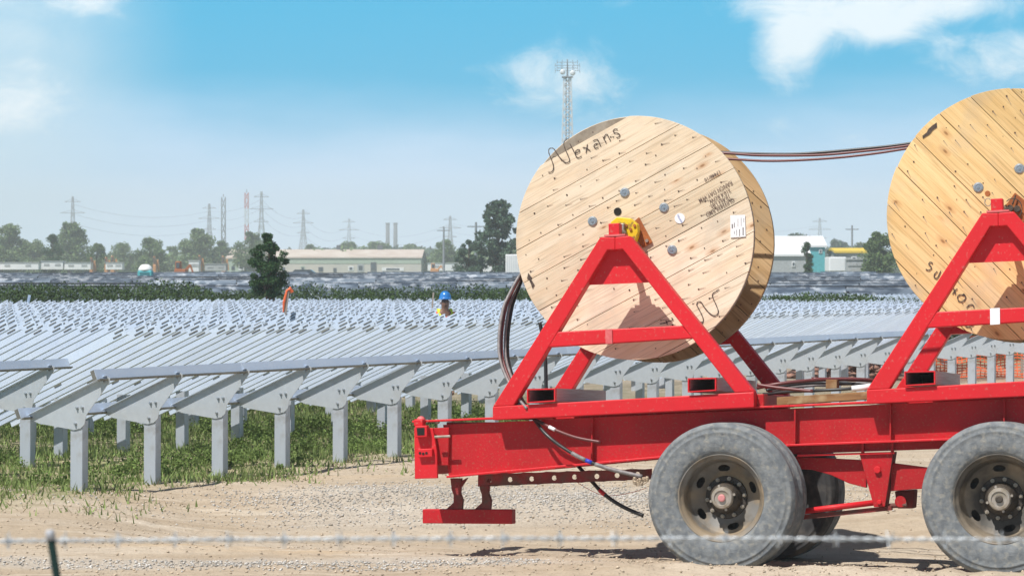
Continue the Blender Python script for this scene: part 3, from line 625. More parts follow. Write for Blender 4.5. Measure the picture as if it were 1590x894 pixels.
# paper label with its print
lb = [(1134, 334.5), (1157, 333.5), (1158, 367.5), (1134.5, 369)]
LB = MB().prism([on_flange(c1, x, y, .004) for x, y in lb], (0, .002, 0)).build('paper_label', 'label', FL1)
m = MB(); random.seed(4)
for (x, y0, y1, wd) in ((1137.2, 348, 354, 1.6), (1140.5, 346, 353, .9), (1148.5, 356, 365, 1.0), (1154, 353, 364, 1.4), (1144, 357, 364, .6), (1140.5, 359, 363, .6), (1146, 340, 352, .4), (1151, 338, 350, .5), (1155, 339, 344, .6)):
    y = y0
    while y < y1:
        h = random.uniform(.7, 1.6); m.prism([on_flange(c1, a, b, .0065) for a, b in ((x-wd/2, y), (x+wd/2, y), (x+wd/2, y+h), (x-wd/2, y+h))], (0, .001, 0)); y += h+.5
m.build('label_print', 'stamp', LB)
def strokes(parent, c, lines, ox, oy, sc, wd, name):
    m = MB()
    for ln in lines:
        pts = [on_flange(c, ox+x/sc, oy+y/sc, .0025) for x, y in ln]; P2 = []
        for i in range(len(pts)-1):                           # smooth the pen line a little
            a, b = pts[i], pts[i+1]; p0 = pts[max(i-1, 0)]; p3 = pts[min(i+2, len(pts)-1)]
            for k in range(4):
                t = k/4; P2.append(.5*((2*a)+(b-p0)*t+(2*p0-5*a+4*b-p3)*t*t+(3*a-p0-3*b+p3)*t**3))
        P2.append(pts[-1]); vs = []
        for i, p in enumerate(P2):
            t = (P2[min(i+1, len(P2)-1)]-P2[max(i-1, 0)]).normalized(); n = t.cross(Vector((0, 1, 0)))*wd*.5*(.8+.4*math.sin(i*.9)**2); vs += [p+n, p-n]
        m.add(vs, [(2*i, 2*i+1, 2*i+3, 2*i+2) for i in range(len(P2)-1)])
    return m.build(name, 'ink', parent)
NEX = [[(190, 785), (235, 780), (262, 740), (258, 670), (225, 580), (200, 510), (205, 460), (240, 450), (270, 460), (310, 520), (370, 600), (430, 650), (470, 645), (488, 620), (470, 560), (430, 470), (408, 400), (415, 360), (445, 330), (475, 322)],
       [(490, 385), (530, 460), (560, 520), (580, 565), (610, 585), (655, 560)], [(575, 525), (615, 505), (628, 480), (600, 470), (572, 495), (568, 530)],
       [(670, 440), (720, 450), (775, 485)], [(735, 395), (725, 450), (715, 515)],
       [(812, 350), (860, 330), (885, 345), (905, 390), (920, 420)], [(880, 385), (840, 395), (825, 425), (850, 450), (885, 435)],
       [(950, 290), (975, 340), (998, 378)], [(965, 310), (985, 265), (1010, 262), (1030, 300), (1055, 345)],
       [(1155, 190), (1120, 185), (1095, 205), (1105, 235), (1160, 245), (1185, 270), (1165, 300), (1135, 300)], [(1085, 290), (1100, 292)]]
strokes(FL1, c1, NEX, 830, 180, 8.9375, .008, 'handwriting')
NL2 = [[(120, 590), (160, 585), (205, 572), (230, 555), (265, 550), (285, 535), (265, 515)]]
NL3 = [[(195, 545), (215, 600)]]
NL = [[(650, 590), (668, 540), (650, 480), (610, 400), (585, 350), (600, 315), (640, 318), (680, 380), (740, 450), (800, 488), (845, 470), (855, 420), (820, 330), (790, 265), (785, 215), (830, 180), (870, 155)],
      ]
for q_ in (NL, NL2, NL3): strokes(FL1, c1, q_, 1010, 430, 8.13, .008, 'handwriting')
MB().prism([on_flange(c1, 760+x/3.73, 400+y/3.73, .003) for x, y in ((225, 88), (248, 118), (240, 122), (262, 158), (250, 180), (240, 150), (228, 126), (218, 122))], (0, .001, 0)).build('painted_arrow', 'ink', FL1)
NX2 = [[(245, 125), (225, 108), (205, 125), (225, 150), (232, 170), (205, 190), (175, 178)],
       [(325, 195), (290, 265), (262, 260), (262, 230), (290, 200)], [(490, 372), (470, 385), (440, 425)], [(440, 355), (462, 390), (470, 430)],
       [(565, 440), (520, 430), (492, 450), (500, 490), (535, 500), (565, 475), (570, 445), (545, 420)], [(540, 520), (545, 526)],
       [(655, 560), (640, 530), (605, 535), (580, 560)], [(560, 720), (575, 745), (605, 750), (640, 735), (655, 712)], [(598, 722), (606, 726)]]
for q_ in NX2: strokes(FL2, c2_, [q_], 1410, 390, 6.383, .009, 'handwriting')
MB().prism([on_flange(c2_, 1190+x/2.98, 120+y/2.98, .003) for x, y in ((724, 284), (722, 272), (742, 256), (750, 240), (768, 224), (788, 210), (790, 232), (770, 246), (756, 264))], (0, .001, 0)).build('scuff_mark', 'ink', FL2)
# nails with their weather stains (too many and too small to pick apart)
def nails(parent, R, ang, off, pitch, n, seed, streaks):
    random.seed(seed); ca, sa = math.cos(ang), math.sin(ang); m = MB(); st = MB()
    for row in range(-5, 5):
        for fr in (.17, .5, .82):
            t = off+(row+fr)*pitch
            if abs(t) > R*.96: continue
            for col in range(-6, 7):
                sx_ = col*.155+.05*math.sin(row*3.1+fr*9)+random.uniform(-.035, .035)
                if random.random() < (.45 if fr == .5 else .3) or math.hypot(sx_, t) > R*.965: continue
                tt_ = t+random.uniform(-.018, .018); p = (sx_*ca-tt_*sa, -.0035, sx_*sa+tt_*ca); m.disc(p, random.uniform(.0035, .0075), .004, 7)
                if random.random() < .3: continue
                L_ = random.uniform(.02, .075)*streaks; wv = .003; a0 = ang-.22+random.uniform(-.12, .12)
                d = Vector((math.cos(a0), 0, math.sin(a0))); pe = Vector((-math.sin(a0), 0, math.cos(a0))); q = Vector((p[0], -.0028, p[2]))
                st.add([q+pe*wv, q-pe*wv, q+d*L_-pe*.0008, q+d*L_+pe*.0008], [(0, 1, 2, 3)])
    m.build('nails', 'nail', parent)['kind'] = 'stuff'; st.build('nail_stains', 'streak', parent)['kind'] = 'stuff'
nails(FL1, R1, math.radians(28), .108, .263, 190, 8, 1.0); nails(FL2, 1.0, math.radians(-45), -.118, .263, 130, 9, 1.15)
# far flange inner nails
def inner_nails(parent_T, R):
    f = [c for c in parent_T.children if c.name.startswith('flange')][1]; m = MB()
    for k in range(60):
        a = 2*PI*k/60+random.uniform(-.03, .03); r = R*(.94 if k % 2 else .88)+random.uniform(-.02, .02); m.disc((r*math.cos(a), -.0405, r*math.sin(a)), .006, .003, 6)
    m.build('nails', 'nail', f)['kind'] = 'stuff'
inner_nails(T1, R1)
# arbor brackets clamped to the reels (yellow clamp, rust plate), shaft, washers
def arbor(T, c, kind):
    base = Vector((c.x, (RW0+RW1)/2, c.z-(R1 if kind else 1.0)))
    q = lambda pts, wd: [TL(x, y, wd)-base for x, y in pts]
    cc = (968, 366) if kind else (1562, 328)
    A = TL(cc[0], cc[1], RW0)-base
    B_ = TL(953 if kind else 1549, 357 if kind else 318, SW)-base; MB().tube([(B_.x, SW-base.y+.03, B_.z), (B_.x, SF-base.y-.03, B_.z)], .028, 16).build('shaft', 'hubcap', T, smooth=True)
    if kind:
        MB().prism(q([(984, 344), (992, 337), (1013, 376), (998, 385), (985, 366)], RW0-.02), (0, .015, 0)).build('rust_plate', 'rust', T, bevel=.003)
        MB().prism(q([(948, 345), (958, 337), (979, 339), (989, 348), (990.5, 360), (986, 375), (962, 372), (950, 362)], RW0-.14), (0, .09, 0)).build('yellow_clamp', 'yellow', T, bevel=.006)
        for x, y in ((972, 350), (979, 356), (968, 357), (985, 350)): MB().disc(TL(x, y, RW0-.152)-base, .012, .014, 8).build('clamp_bolt', 'rust', T)
        MB().disc(TL(1004, 373.5, RW0-.034)-base, .014, .014, 10).build('plate_bolt', 'hubcap', T)
        MB().box(TL(966, 352, RW0-.17)-base, (.04, .05, .05)).build('pin_lug', 'hubcap', T, bevel=.004)
    else:
        MB().prism(q([(1562, 318), (1576, 299), (1600, 318), (1610, 345), (1580, 345)], RW0-.02), (0, .015, 0)).build('rust_plate', 'rust', T, bevel=.003)
        for x, y in ((1568, 323), (1579, 324)): MB().disc(TL(x, y, RW0-.06)-base, .026, .04, 14).build('clamp_bolt', 'grease', T)
        pts = [TL(1573+14*math.cos(a), 324+16*math.sin(a), RW0-.08)-base for a in np.linspace(-2.4, 1.4, 12)]; MB().tube(pts, .004, 6).build('wire_loop', 'grease', T)
        pts = [TL(1534+5*math.cos(a), 314+6*math.sin(a), SW+.03)-base for a in np.linspace(0, 5.6, 12)]; MB().tube(pts, .004, 6).build('pin_ring', 'hubcap', T)
        MB().tube([TL(1572, 318, RW0-.05)-base, TL(1577, 303, RW0-.05)-base], .006, 8).build('lever', 'grease', T)
arbor(T1, c1, True); arbor(T2, c2_, False)

# ------------------------------------------------------------------ cables
def spline(pts, n=8):
    out = []
    for i in range(len(pts)-1):
        a, b = pts[i], pts[i+1]; p0 = pts[max(i-1, 0)]; p3 = pts[min(i+2, len(pts)-1)]
        for k in range(n): t = k/n; out.append(.5*((2*a)+(b-p0)*t+(2*p0-5*a+4*b-p3)*t*t+(3*a-p0-3*b+p3)*t**3))
    return out+[pts[-1]]
def cable(label, px, r, m, group, cat='cable', parts=()):
    pts = [T2W(TL(x, y, wd)) for x, y, wd in px]; o0 = pts[0]
    root = thing('cable', label, cat, o0, (0, 0, 0), group); path = [p-o0 for p in spline(pts)]
    MB().tube(path, r, 10).build('cable_sheath', m, root, smooth=True)
    for f0, f1, mm, nm in parts:
        a, b = int(f0*(len(path)-1)), max(int(f0*(len(path)-1))+1, int(f1*(len(path)-1))); MB().tube(path[a:b+1], r*1.16, 10).build(nm, mm, root, smooth=True)
    return root
gs = 'cables strung between the two reels'
cable('upper black cable strung from the front reel up to the rear reel', [(1000, 233, 1.25), (1120, 236.5, 1.25), (1160, 238.5, 1.25), (1240, 239, 1.25), (1330, 232, 1.25), (1412, 223, 1.25), (1560, 200, 1.25)], .0115, 'black', gs)
cable('middle maroon cable of the three strung between the reels', [(1000, 235, 1.1), (1120, 238, 1.1), (1180, 241.5, 1.1), (1270, 241, 1.1), (1340, 235, 1.1), (1413, 226, 1.1), (1560, 203, 1.1)], .0105, 'maroon', gs)
cable('lowest maroon cable strung between the reels, sagging most', [(1000, 240, .98), (1130, 247, .98), (1200, 250, .98), (1280, 246.5, .98), (1350, 239.5, .98), (1413, 230, .98), (1560, 206, .98)], .0105, 'maroon', gs)
gb = 'cables hanging from the front of the front reel'
B0 = [(812, 420), (804, 432), (790, 458), (781, 480), (775, 518), (776, 555), (787, 587), (803, 615), (818, 634)]
def bend(dx, k, dy=0): return [(x+dx*math.sin(i/(len(B0)-1)*PI)**.8+k*i, y+dy) for i, (x, y) in enumerate(B0)]
for j, (dx, k, wd, m, lb_) in enumerate(((0, 0, 1.0, 'greycable', 'outermost grey cable of the bundle looping down at the left of the front reel'), (4, .1, 1.05, 'maroon', 'maroon cable second from the outside of the hanging bundle by the front reel'),
                                    (9, .2, 1.1, 'greycable', 'dusty grey cable inside the hanging bundle left of the front reel'), (15, -.3, 1.15, 'black', 'innermost thick black cable of the bundle hanging left of the front reel'))):
    cable(lb_, [(x, y, wd-.07*i) for i, (x, y) in enumerate(bend(dx, k))], .0125 if j != 3 else .016, m, gb)
cable('single black cable hanging straight down behind the left leg of the front stand', [(838, 500, 1.5), (844, 530, 1.5), (847, 560, 1.5), (848, 600, 1.5), (850, 630, 1.5)], .0165, 'black', gb)
ge = 'cut cable ends hanging below the front stand'
cable('short maroon cable end with a white tag hanging against the red beam', [(800, 622, .9), (826, 648, .62), (845, 658, .50), (862, 667, .47), (895, 679, .46), (932, 686, .46)], .013, 'maroon', ge, parts=((.0, .42, 'black', 'black_wrap'), (.52, .62, 'white', 'white_tag')))
cable('long black cable end with blue tape hanging down to the front tyre', [(800, 618, .9), (826, 646, .62), (846, 672, .48), (872, 693, .44), (905, 712, .42), (945, 727, .42), (997, 739.5, .42)], .0145, 'black', ge, parts=((.70, .74, 'bluetape', 'blue_tape'), (.6, .70, 'greycable', 'dusty_stretch'), (.75, 1.0, 'greycable', 'dusty_stretch')))
cable('black cable end with red tape hanging below the beam by the front tyre', [(895, 720, 1.0), (920, 748, .9), (935, 764, .85), (955, 779, .8), (975, 790, .8), (999, 800, .8)], .016, 'black', ge, parts=((.36, .46, 'redtape', 'red_tape'),))
cable('thin red wire drooping under the beam beside the front tyre', [(896, 748, .9), (912, 758, .9), (935, 768, .9), (960, 768, .9), (985, 763, .9), (1004, 757, .9)], .0022, 'redtape', None, 'wire')
# coil on the deck between the stands
gc = 'loops of cable coiled on the deck between the stands'
cable('top maroon loop of the cable coil on the deck between the stands', [(1176, 602, .75), (1200, 597, .7), (1240, 592, .75), (1290, 588.5, .9), (1340, 589, 1.0), (1372, 593, 1.2), (1340, 590, 1.7), (1260, 588, 1.7)], .015, 'maroon', gc)
cable('maroon cable crossing the front of the coil on the deck', [(1176, 597, .62), (1210, 602, .6), (1262, 607, .58)], .0135, 'maroon', gc)
cable('black cable with a thick white sleeve on the deck coil', [(1185, 612, .75), (1225, 608, .7), (1270, 606, .62), (1310, 604, .6), (1330, 602, .58), (1353, 600, .58)], .013, 'black', gc, parts=())
q = [T2W(TL(x, y, .575)) for x, y in ((1323, 603.2), (1338, 601.6), (1352, 599.6))]
tag(MB().tube(q, .024, 12).build('cable_sleeve', 'label', smooth=True), 'thick white sleeve wrapped round a cable end on the deck', 'sleeve')
cable('grey cable loop lying lowest in the coil on the deck', [(1200, 606, 1.0), (1240, 600, 1.2), (1300, 596, 1.2), (1350, 596, 1.1), (1370, 602, .9)], .013, 'greycable', gc)
cable('black cable loop inside the coil beside the wooden block', [(1190, 606, .9), (1230, 597, 1.0), (1290, 594, 1.1), (1345, 598, .9), (1362, 604, .8)], .013, 'black', gc)
a = TL(1291, 604, .85); b = MB().box((0, 0, .035), (.09, .12, .085)).build('wood_block', 'plank', bevel=.004, loc=T2W((a.x, .9, a.z))); b.rotation_euler = ROT; tag(b, 'small brown wood block standing inside the cable coil', 'wood block')
qa = [TL(x, y, .53) for x, y in ((1206, 616.5), (1347, 607.5), (1347, 619.5), (1206, 629))]; ba = qa[3]
o = MB().prism([p-ba for p in qa], (0, .22, 0)).build('deck_plank', 'plank', bevel=.004); o.location = T2W(ba); o.rotation_euler = ROT
tag(o, 'weathered brown timber lying on the deck edge between the two stands', 'timber')
# the mesh-covered deck between stands, clod of mud caught on the frame
random.seed(12); m = MB()
for k in range(26):
    q = TL(random.uniform(984, 1006), random.uniform(743, 752), .5); m.disc(q, random.uniform(.006, .02), .02, 6, (random.random(), 1, random.random()))
tag(m.build('mud_lump', 'clod', TR), kind='stuff')

# ------------------------------------------------------------------ racking field
def row_root(name, label, t, p, group, cat='solar rack'):
    x, y = row_xy(t, p); return thing(name, label, cat, (x, y, -SLOPE*t if t > 0 else 0), (0, SLOPE, ROW), group)
BR = [(-.60, .738), (-.59, .765), (.385, 1.185), (.425, 1.165), (.42, 1.13), (.13, .79), (.11, .70), (.06, .655), (-.02, .637), (-.47, .69)]
SP = 1.233; E26 = Vector((0, -.915, .403)).normalized()            # along the slope, towards the high side (local y = -a)
NS = Vector((0, E26.z, -E26.y))                                      # slope normal
pm = MB()                                                           # post: open C section, web towards the camera
pm.box((.0, 0, .1), (.006, .145, 1.26)); pm.box((.045, -.0725, .1), (.09, .006, 1.26)); pm.box((.045, .0725, .1), (.09, .006, 1.26))
post_me = pm.mesh('post'); post_me.materials.append(MA['galv_post'])
bm_ = MB().prism([(-.008, -a, z) for a, z in BR], (-.006, 0, 0)); br_me = bm_.mesh('bracket'); br_me.materials.append(MA['galv'])
lip = MB(); a0, a1 = Vector((-.014, .585, .768)), Vector((-.014, -.39, 1.188)); lip.prism([a0, a1, a1+Vector((-.045, 0, 0)), a0+Vector((-.045, 0, 0))], (0, .0015, .004)); lip_me = lip.mesh('top_lip'); lip_me.materials.append(MA['galv_bright'])
bo = MB().disc((-.026, 0, 0), .016, .014, 8, (1, 0, 0)).disc((-.04, 0, 0), .009, .014, 8, (1, 0, 0)); bo_me = bo.mesh('bolt'); bo_me.materials.append(MA['bolt'])
def rail(mb_, lipmb, y0, z0, L_, h=.105, x0=-.12):
    b = Vector((x0, y0, z0)); n = NS*h; e = E26
    mb_.add([b, b+Vector((L_, 0, 0)), b+Vector((L_, 0, 0))+n, b+n], [(0, 1, 2, 3)])
    mb_.prism([b+n, b+n+Vector((L_, 0, 0)), b+n+Vector((L_, 0, 0))+e*-.045, b+n+e*-.045], NS*.003)
    mb_.prism([b+e*.0015, b+Vector((L_, 0, 0))+e*.0015, b+Vector((L_, 0, 0))+n+e*.0015, b+n+e*.0015], e*.002)
    lipmb.prism([b-NS*.004, b-NS*.004+Vector((L_, 0, 0)), b-NS*.004+Vector((L_, 0, 0))+e*.035, b-NS*.004+e*.035], NS*-.014)
def bracket_row(label, t0, p, n, group, k0=0, hx=(-.15, None)):
    R_ = row_root('solar_rack', label, t0, p, group)
    for k in range(n):
        x = k*SP; nobj('post', post_me, R_, (x, 0, 0)); b = nobj('bracket', br_me, R_, (x, 0, 0)); nobj('top_lip', lip_me, b, (0, 0, 0))
        for by, bz in ((-.02, .86), (-.085, .865), (.0, .70)): nobj('bolt', bo_me, b, (0, by-.0, bz))
        nobj('bolt', bo_me, b, (0, -.35, 1.13)); 
    L_ = (n-1)*SP+.5; pcs = max(1, int(L_/2.466)); pl = L_/pcs
    for y0, z0 in ((-.37, 1.155), (.585, .745)):
        for i in range(pcs):
            if i == 0: e0 = Vector((hx[0]-.004, y0, z0)); MB().prism([e0, e0+NS*.105, e0+NS*.105-E26*.045, e0-E26*.045], (-.002, 0, 0)).build('end_cap', 'olive', R_)
            m = MB(); l = MB(); rail(m, l, y0, z0+(.0015 if i % 2 else 0), pl-.006, x0=hx[0]+i*pl); r = m.build('rail', 'galv_bright', R_); l.build('rail_edge', 'olive', r)
    return R_
def t_at(px, p, side):
    """t where the row at offset p crosses photo column px"""
    r = (px-CX)/F; # (x0+t*c)/(y0+t*s)=r
    x0, y0 = row_xy(0, p); return (r*y0-x0)/(RT[0]-r*RT[1])
gA = 'galvanised solar racks without panels'
bracket_row('nearest empty galvanised rack with bolted kite-shaped brackets, running right behind the trailer', 0, 0, 34, gA)
bracket_row('short rack end with one bracket at the far left edge, beyond the nearest rack', t_at(113, 2.25, 0)-3*SP-.42, 2.6, 4, gA)
# rafter rows
def c_section(L_, dpt=.088, fl=.035):
    """rafter lying on the slope: web faces -x"""
    return
def rafter_mesh(L_, slope, dpt):
    d = Vector((0, -math.cos(slope), math.sin(slope))); n = Vector((0, math.sin(slope), math.cos(slope))); m = MB(); o = Vector((0, 0, 0))
    m.prism([o, d*L_, d*L_+n*dpt, n*dpt], (.003, 0, 0)); m.prism([n*dpt, n*dpt+d*L_, n*dpt+d*L_+Vector((.05, 0, 0)), n*dpt+Vector((.05, 0, 0))], n*.003); m.prism([o, d*L_, d*L_+Vector((.05, 0, 0)), Vector((.05, 0, 0))], n*-.003)
    return m, d, n
gR = 'racks of closely spaced tilted rails'
def rafter_row(label, i, t0, t1, pc, individually, hl=.32, hh=1.53, half=1.42):
    R_ = row_root('solar_rack', label, t0, pc, gR); sl_ = math.atan2(hh-hl, 2*half); Ls = (hh-hl)/math.sin(sl_)
    random.seed(40+i); m0, d, n = rafter_mesh(Ls, sl_, .098); me0 = m0.mesh('rafter'); me0.materials.append(MA['galv_bright'])
    x = 0; k = 0; J = MB(); C = MB()
    while x < t1-t0:
        sh = random.uniform(-.03, .03)+(.05 if k % 2 else 0); o = Vector((x, half, hl))+d*sh
        if individually: nobj('rafter', me0, R_, o)
        else: J.add([Vector(v)+o for v in m0.v], m0.f)
        # dark clip pair at the top end, and splice clips lower down
        for hn_, e0, e1 in ((.030, .19, .06), (.072, .15, .02)): C.bar(o+d*(Ls-e0)+n*hn_+Vector((-.004, 0, 0)), o+d*(Ls-e1)+n*hn_+Vector((-.004, 0, 0)), .006, .012)
        if individually:
            if k % 2: 
                for s_ in (random.uniform(.5, .62), random.uniform(1.15, 1.3)): C.bar(o+d*s_+n*.06+Vector((-.004, 0, 0)), o+d*(s_+.11)+n*.06+Vector((-.004, 0, 0)), .008, .02)
        x += .24 if k % 2 else .31; k += 1
    if not individually: J.build('rafters', 'galv_bright', R_)['kind'] = 'stuff'
    C.build('clips', 'olive', R_)['kind'] = 'stuff'
    L_ = t1-t0; m = MB(); l = MB()
    for yy, zz in ((half*.55, hl+(hh-hl)*.225-.03),): m.box((L_/2, yy, zz+.075), (L_, .03, .045))
    m.build('purlins', 'galv', R_)
    kk = math.ceil((t0+1e-6)/SP); 
    while kk*SP < t1:
        xx = kk*SP-t0; o = nobj('post', post_me, R_, (xx, .25, -.0)); o.scale = (1, .9, 1); kk += 1
    return R_
labs = ['first rack of tilted rails, its rafters sloping up just behind the nearest empty rack', 'second rack of tilted rails from the front', 'third rack of tilted rails from the front', 'fourth rack of tilted rails from the front', 'fifth rack of tilted rails from the front', 'sixth rack of tilted rails from the front', 'seventh rack of tilted rails from the front', 'eighth rack of tilted rails from the front', 'ninth rack of tilted rails, next to last before the hedge', 'tenth rack of tilted rails, last before the green hedge']
pcs_ = [2.9+2.45*i for i in range(10)]
for i, p in enumerate(pcs_):
    t0 = t_at(196, p-1.42, 0) if i == 0 else t_at(-420, p, 0); t1 = t_at(1475+8*i, p, 1)
    rafter_row(labs[i], i, t0, t1, p, i == 0)

# ------------------------------------------------------------------ vegetation
def leaf(name, c, n=.0): return mat(name, c, tuple(v*.7 for v in c), rough=.75, scale=.6, island=.45, trans=.25, spec=.2)
MA['weed'] = leaf('weed_leaf', (.17, .25, .07)); MA['grass'] = leaf('grass_blade', (.26, .35, .12)); MA['straw'] = leaf('dry_straw', (.42, .36, .22))
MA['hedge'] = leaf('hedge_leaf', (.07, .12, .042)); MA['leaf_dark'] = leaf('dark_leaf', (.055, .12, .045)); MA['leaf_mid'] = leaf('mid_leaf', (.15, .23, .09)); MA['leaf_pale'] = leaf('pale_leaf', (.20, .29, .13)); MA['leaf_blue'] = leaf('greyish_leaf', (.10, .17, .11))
MA['bark'] = mat('bark', (.12, .09, .065), rough=.9, scale=3)
def leaves(C, size, k=4, flat=0.0):
    """k-gon leaves at centres C (n,3): random orientation quads"""
    n = len(C); a = rng.normal(size=(n, 3)); a /= np.linalg.norm(a, axis=1)[:, None]; b = rng.normal(size=(n, 3)); b[:, 2] += flat; b -= a*(a*b).sum(1)[:, None]; b /= np.linalg.norm(b, axis=1)[:, None]
    s = (size*(.6+.8*rng.random(n)))[:, None]; V = np.stack([C-a*s, C-b*s*.55, C+a*s, C+b*s*.55], 1).reshape(-1, 3); Fc = np.arange(4*n).reshape(n, 4); return V, Fc
def in_ball(n): v = rng.normal(size=(n, 3)); v /= np.linalg.norm(v, axis=1)[:, None]; return v*(rng.random(n)**.45)[:, None]
def tree(name, label, px, top, wpx, Y, m, cat='tree', group=None, dens=1.0, trunk=.25, lean=0, base=None, nclump=26, cone=False, cr=1.0):
    x = (px-CX)*Y/F; H = CH+(HY-top)*Y/F; W = wpx*Y/F/2; z0 = ground_z(x, Y)-.1; T = thing(name, label, cat, (x, Y, z0), (0, 0, 0), group)
    H -= z0; zc0 = H*trunk*.5; W *= 1.08; tr = MB(); lx = lean*H
    tr.tube([(0, 0, -.3), (lx*.3, 0, H*.35), (lx*.7, .0, H*.7), (lx, 0, H*.95)], [H*.028, H*.021, H*.012, H*.004], 7)
    CL = []; 
    for i in range(nclump):
        f = rng.random(); z = zc0+(H-zc0)*f*.93; prof = math.sin(PI*min(1, (f*.82+.14)))**.7 if not cone else (1.05-f)**.8
        a = rng.random()*6.28; rr = W*prof*rng.random()**.5*.85; c = np.array([lx*f+rr*math.cos(a), rr*math.sin(a), z]); CL.append((c, cr*(.24+.2*rng.random())*W*(.65+.5*prof)))
        if i < 12: tr.tube([(lx*f*.6, 0, max(.1*H, z*.62)), tuple(c)], [H*.009, H*.003], 5)
    tr.build('trunk', 'bark', T)
    pts = []
    for c, r in CL:
        k = int(dens*230*(.6+.8*rng.random())); pts.append(c+in_ball(k)*np.array([r, r, r*.8]))
    pts = np.concatenate(pts); pts = pts[pts[:, 2] > H*.03]; sz = max(W*.055, Y*1.1/F)
    V, Fc = leaves(pts, sz); o = nobj('crown', npmesh('crown', V, Fc, m), T); return T
# strip of scrub in front of the far field
def strip(name, label, x0, x1, Y0, Y1, hfun, n, size, m):
    x = rng.uniform(x0, x1, n); y = rng.uniform(Y0, Y1, n); h = np.array([hfun(a, b) for a, b in zip(x, y)]); z = h*(rng.random(n)**.6)
    V, Fc = leaves(np.stack([x, y, z], 1), size); return tag(nobj(name, npmesh(name, V, Fc, m)), kind='stuff', label=label)
def hh_(x, y):
    s = (x/y*F+CX); b = 1.60+.26*vnoise(x, y, .35, 2)+.22*vnoise(x, y, 1.3, 6); 
    if s < 330: b += .12
    if s > 1180: b -= .22
    return max(.3, b)
strip('scrub', 'dense green scrub growing along the far edge of the racks', -20, 17.5, 72, 77, hh_, 150000, .038, 'hedge')
strip('scrub', 'darker undergrowth at the foot of the green scrub', -20, 17.5, 70.5, 73, lambda x, y: 1.0+.35*vnoise(x, y, .8, 5), 22000, .07, 'leaf_dark')
# weeds and grass under the racks
def gmask(x, y):
    t, p = row_tp(x, y); e = p+1.2*vnoise(x, y, .9, 3)+.6*vnoise(x, y, 3, 8)+1.25+.25*sst(.5, 3, t)-max(0, t-12)*.06
    return min(1, max(0, e/1.9))**1.6*(1 if t < 14 else max(0, 1-(t-14)/7))
gp = pts_where(56000, -9, 3, 23.5, 45, lambda x, y: gmask(x, y)*(.25+.75*max(0, .5+1.3*vnoise(x, y, 1.1, 8))))
n = len(gp); h = .03+.10*rng.random(n)**1.6; a = rng.random(n)*6.28; dx = np.stack([np.cos(a), np.sin(a), np.zeros(n)], 1)*(.006+.009*rng.random(n))[:, None]; ln_ = rng.normal(size=(n, 3))*.03; ln_[:, 2] = 0
V = np.stack([gp-dx, gp+dx, gp+ln_+np.stack([np.zeros(n), np.zeros(n), h], 1)], 1).reshape(-1, 3)
tag(nobj('grass', npmesh('grass', V, np.arange(3*n).reshape(n, 3), 'grass')), kind='stuff', label='sparse green grass growing between the rack posts')
sp_ = pts_where(8000, -9, 3, 23.8, 42, lambda x, y: (lambda g: g*(1.15-g))(gmask(x, y)))
n = len(sp_); h = .02+.07*rng.random(n); a = rng.random(n)*6.28; dx = np.stack([np.cos(a), np.sin(a), np.zeros(n)], 1)*.006; ln_ = rng.normal(size=(n, 3))*.05; ln_[:, 2] = 0
V = np.stack([sp_-dx, sp_+dx, sp_+ln_+np.stack([np.zeros(n), np.zeros(n), h], 1)], 1).reshape(-1, 3)
tag(nobj('straw', npmesh('straw', V, np.arange(3*n).reshape(n, 3), 'straw')), kind='stuff', label='dry straw and dead stems at the edge of the grass')
wp = pts_where(1000, -9, 2.5, 24.2, 44, lambda x, y: gmask(x, y)**3*max(0, .15+1.8*vnoise(x, y, .7, 21))); CC = []
for q in wp:
    r = random.uniform(.05, .17); k = int(random.uniform(40, 100)); CC.append(q+in_ball(k)*np.array([r, r, r*.75])+np.array([0, 0, r*.6]))
CC = np.concatenate(CC); CC = CC[CC[:, 2] > -.25]; V, Fc = leaves(CC, .019)
tag(nobj('weeds', npmesh('weeds', V, Fc, 'weed')), kind='stuff', label='leafy green weeds in clumps under the racks')

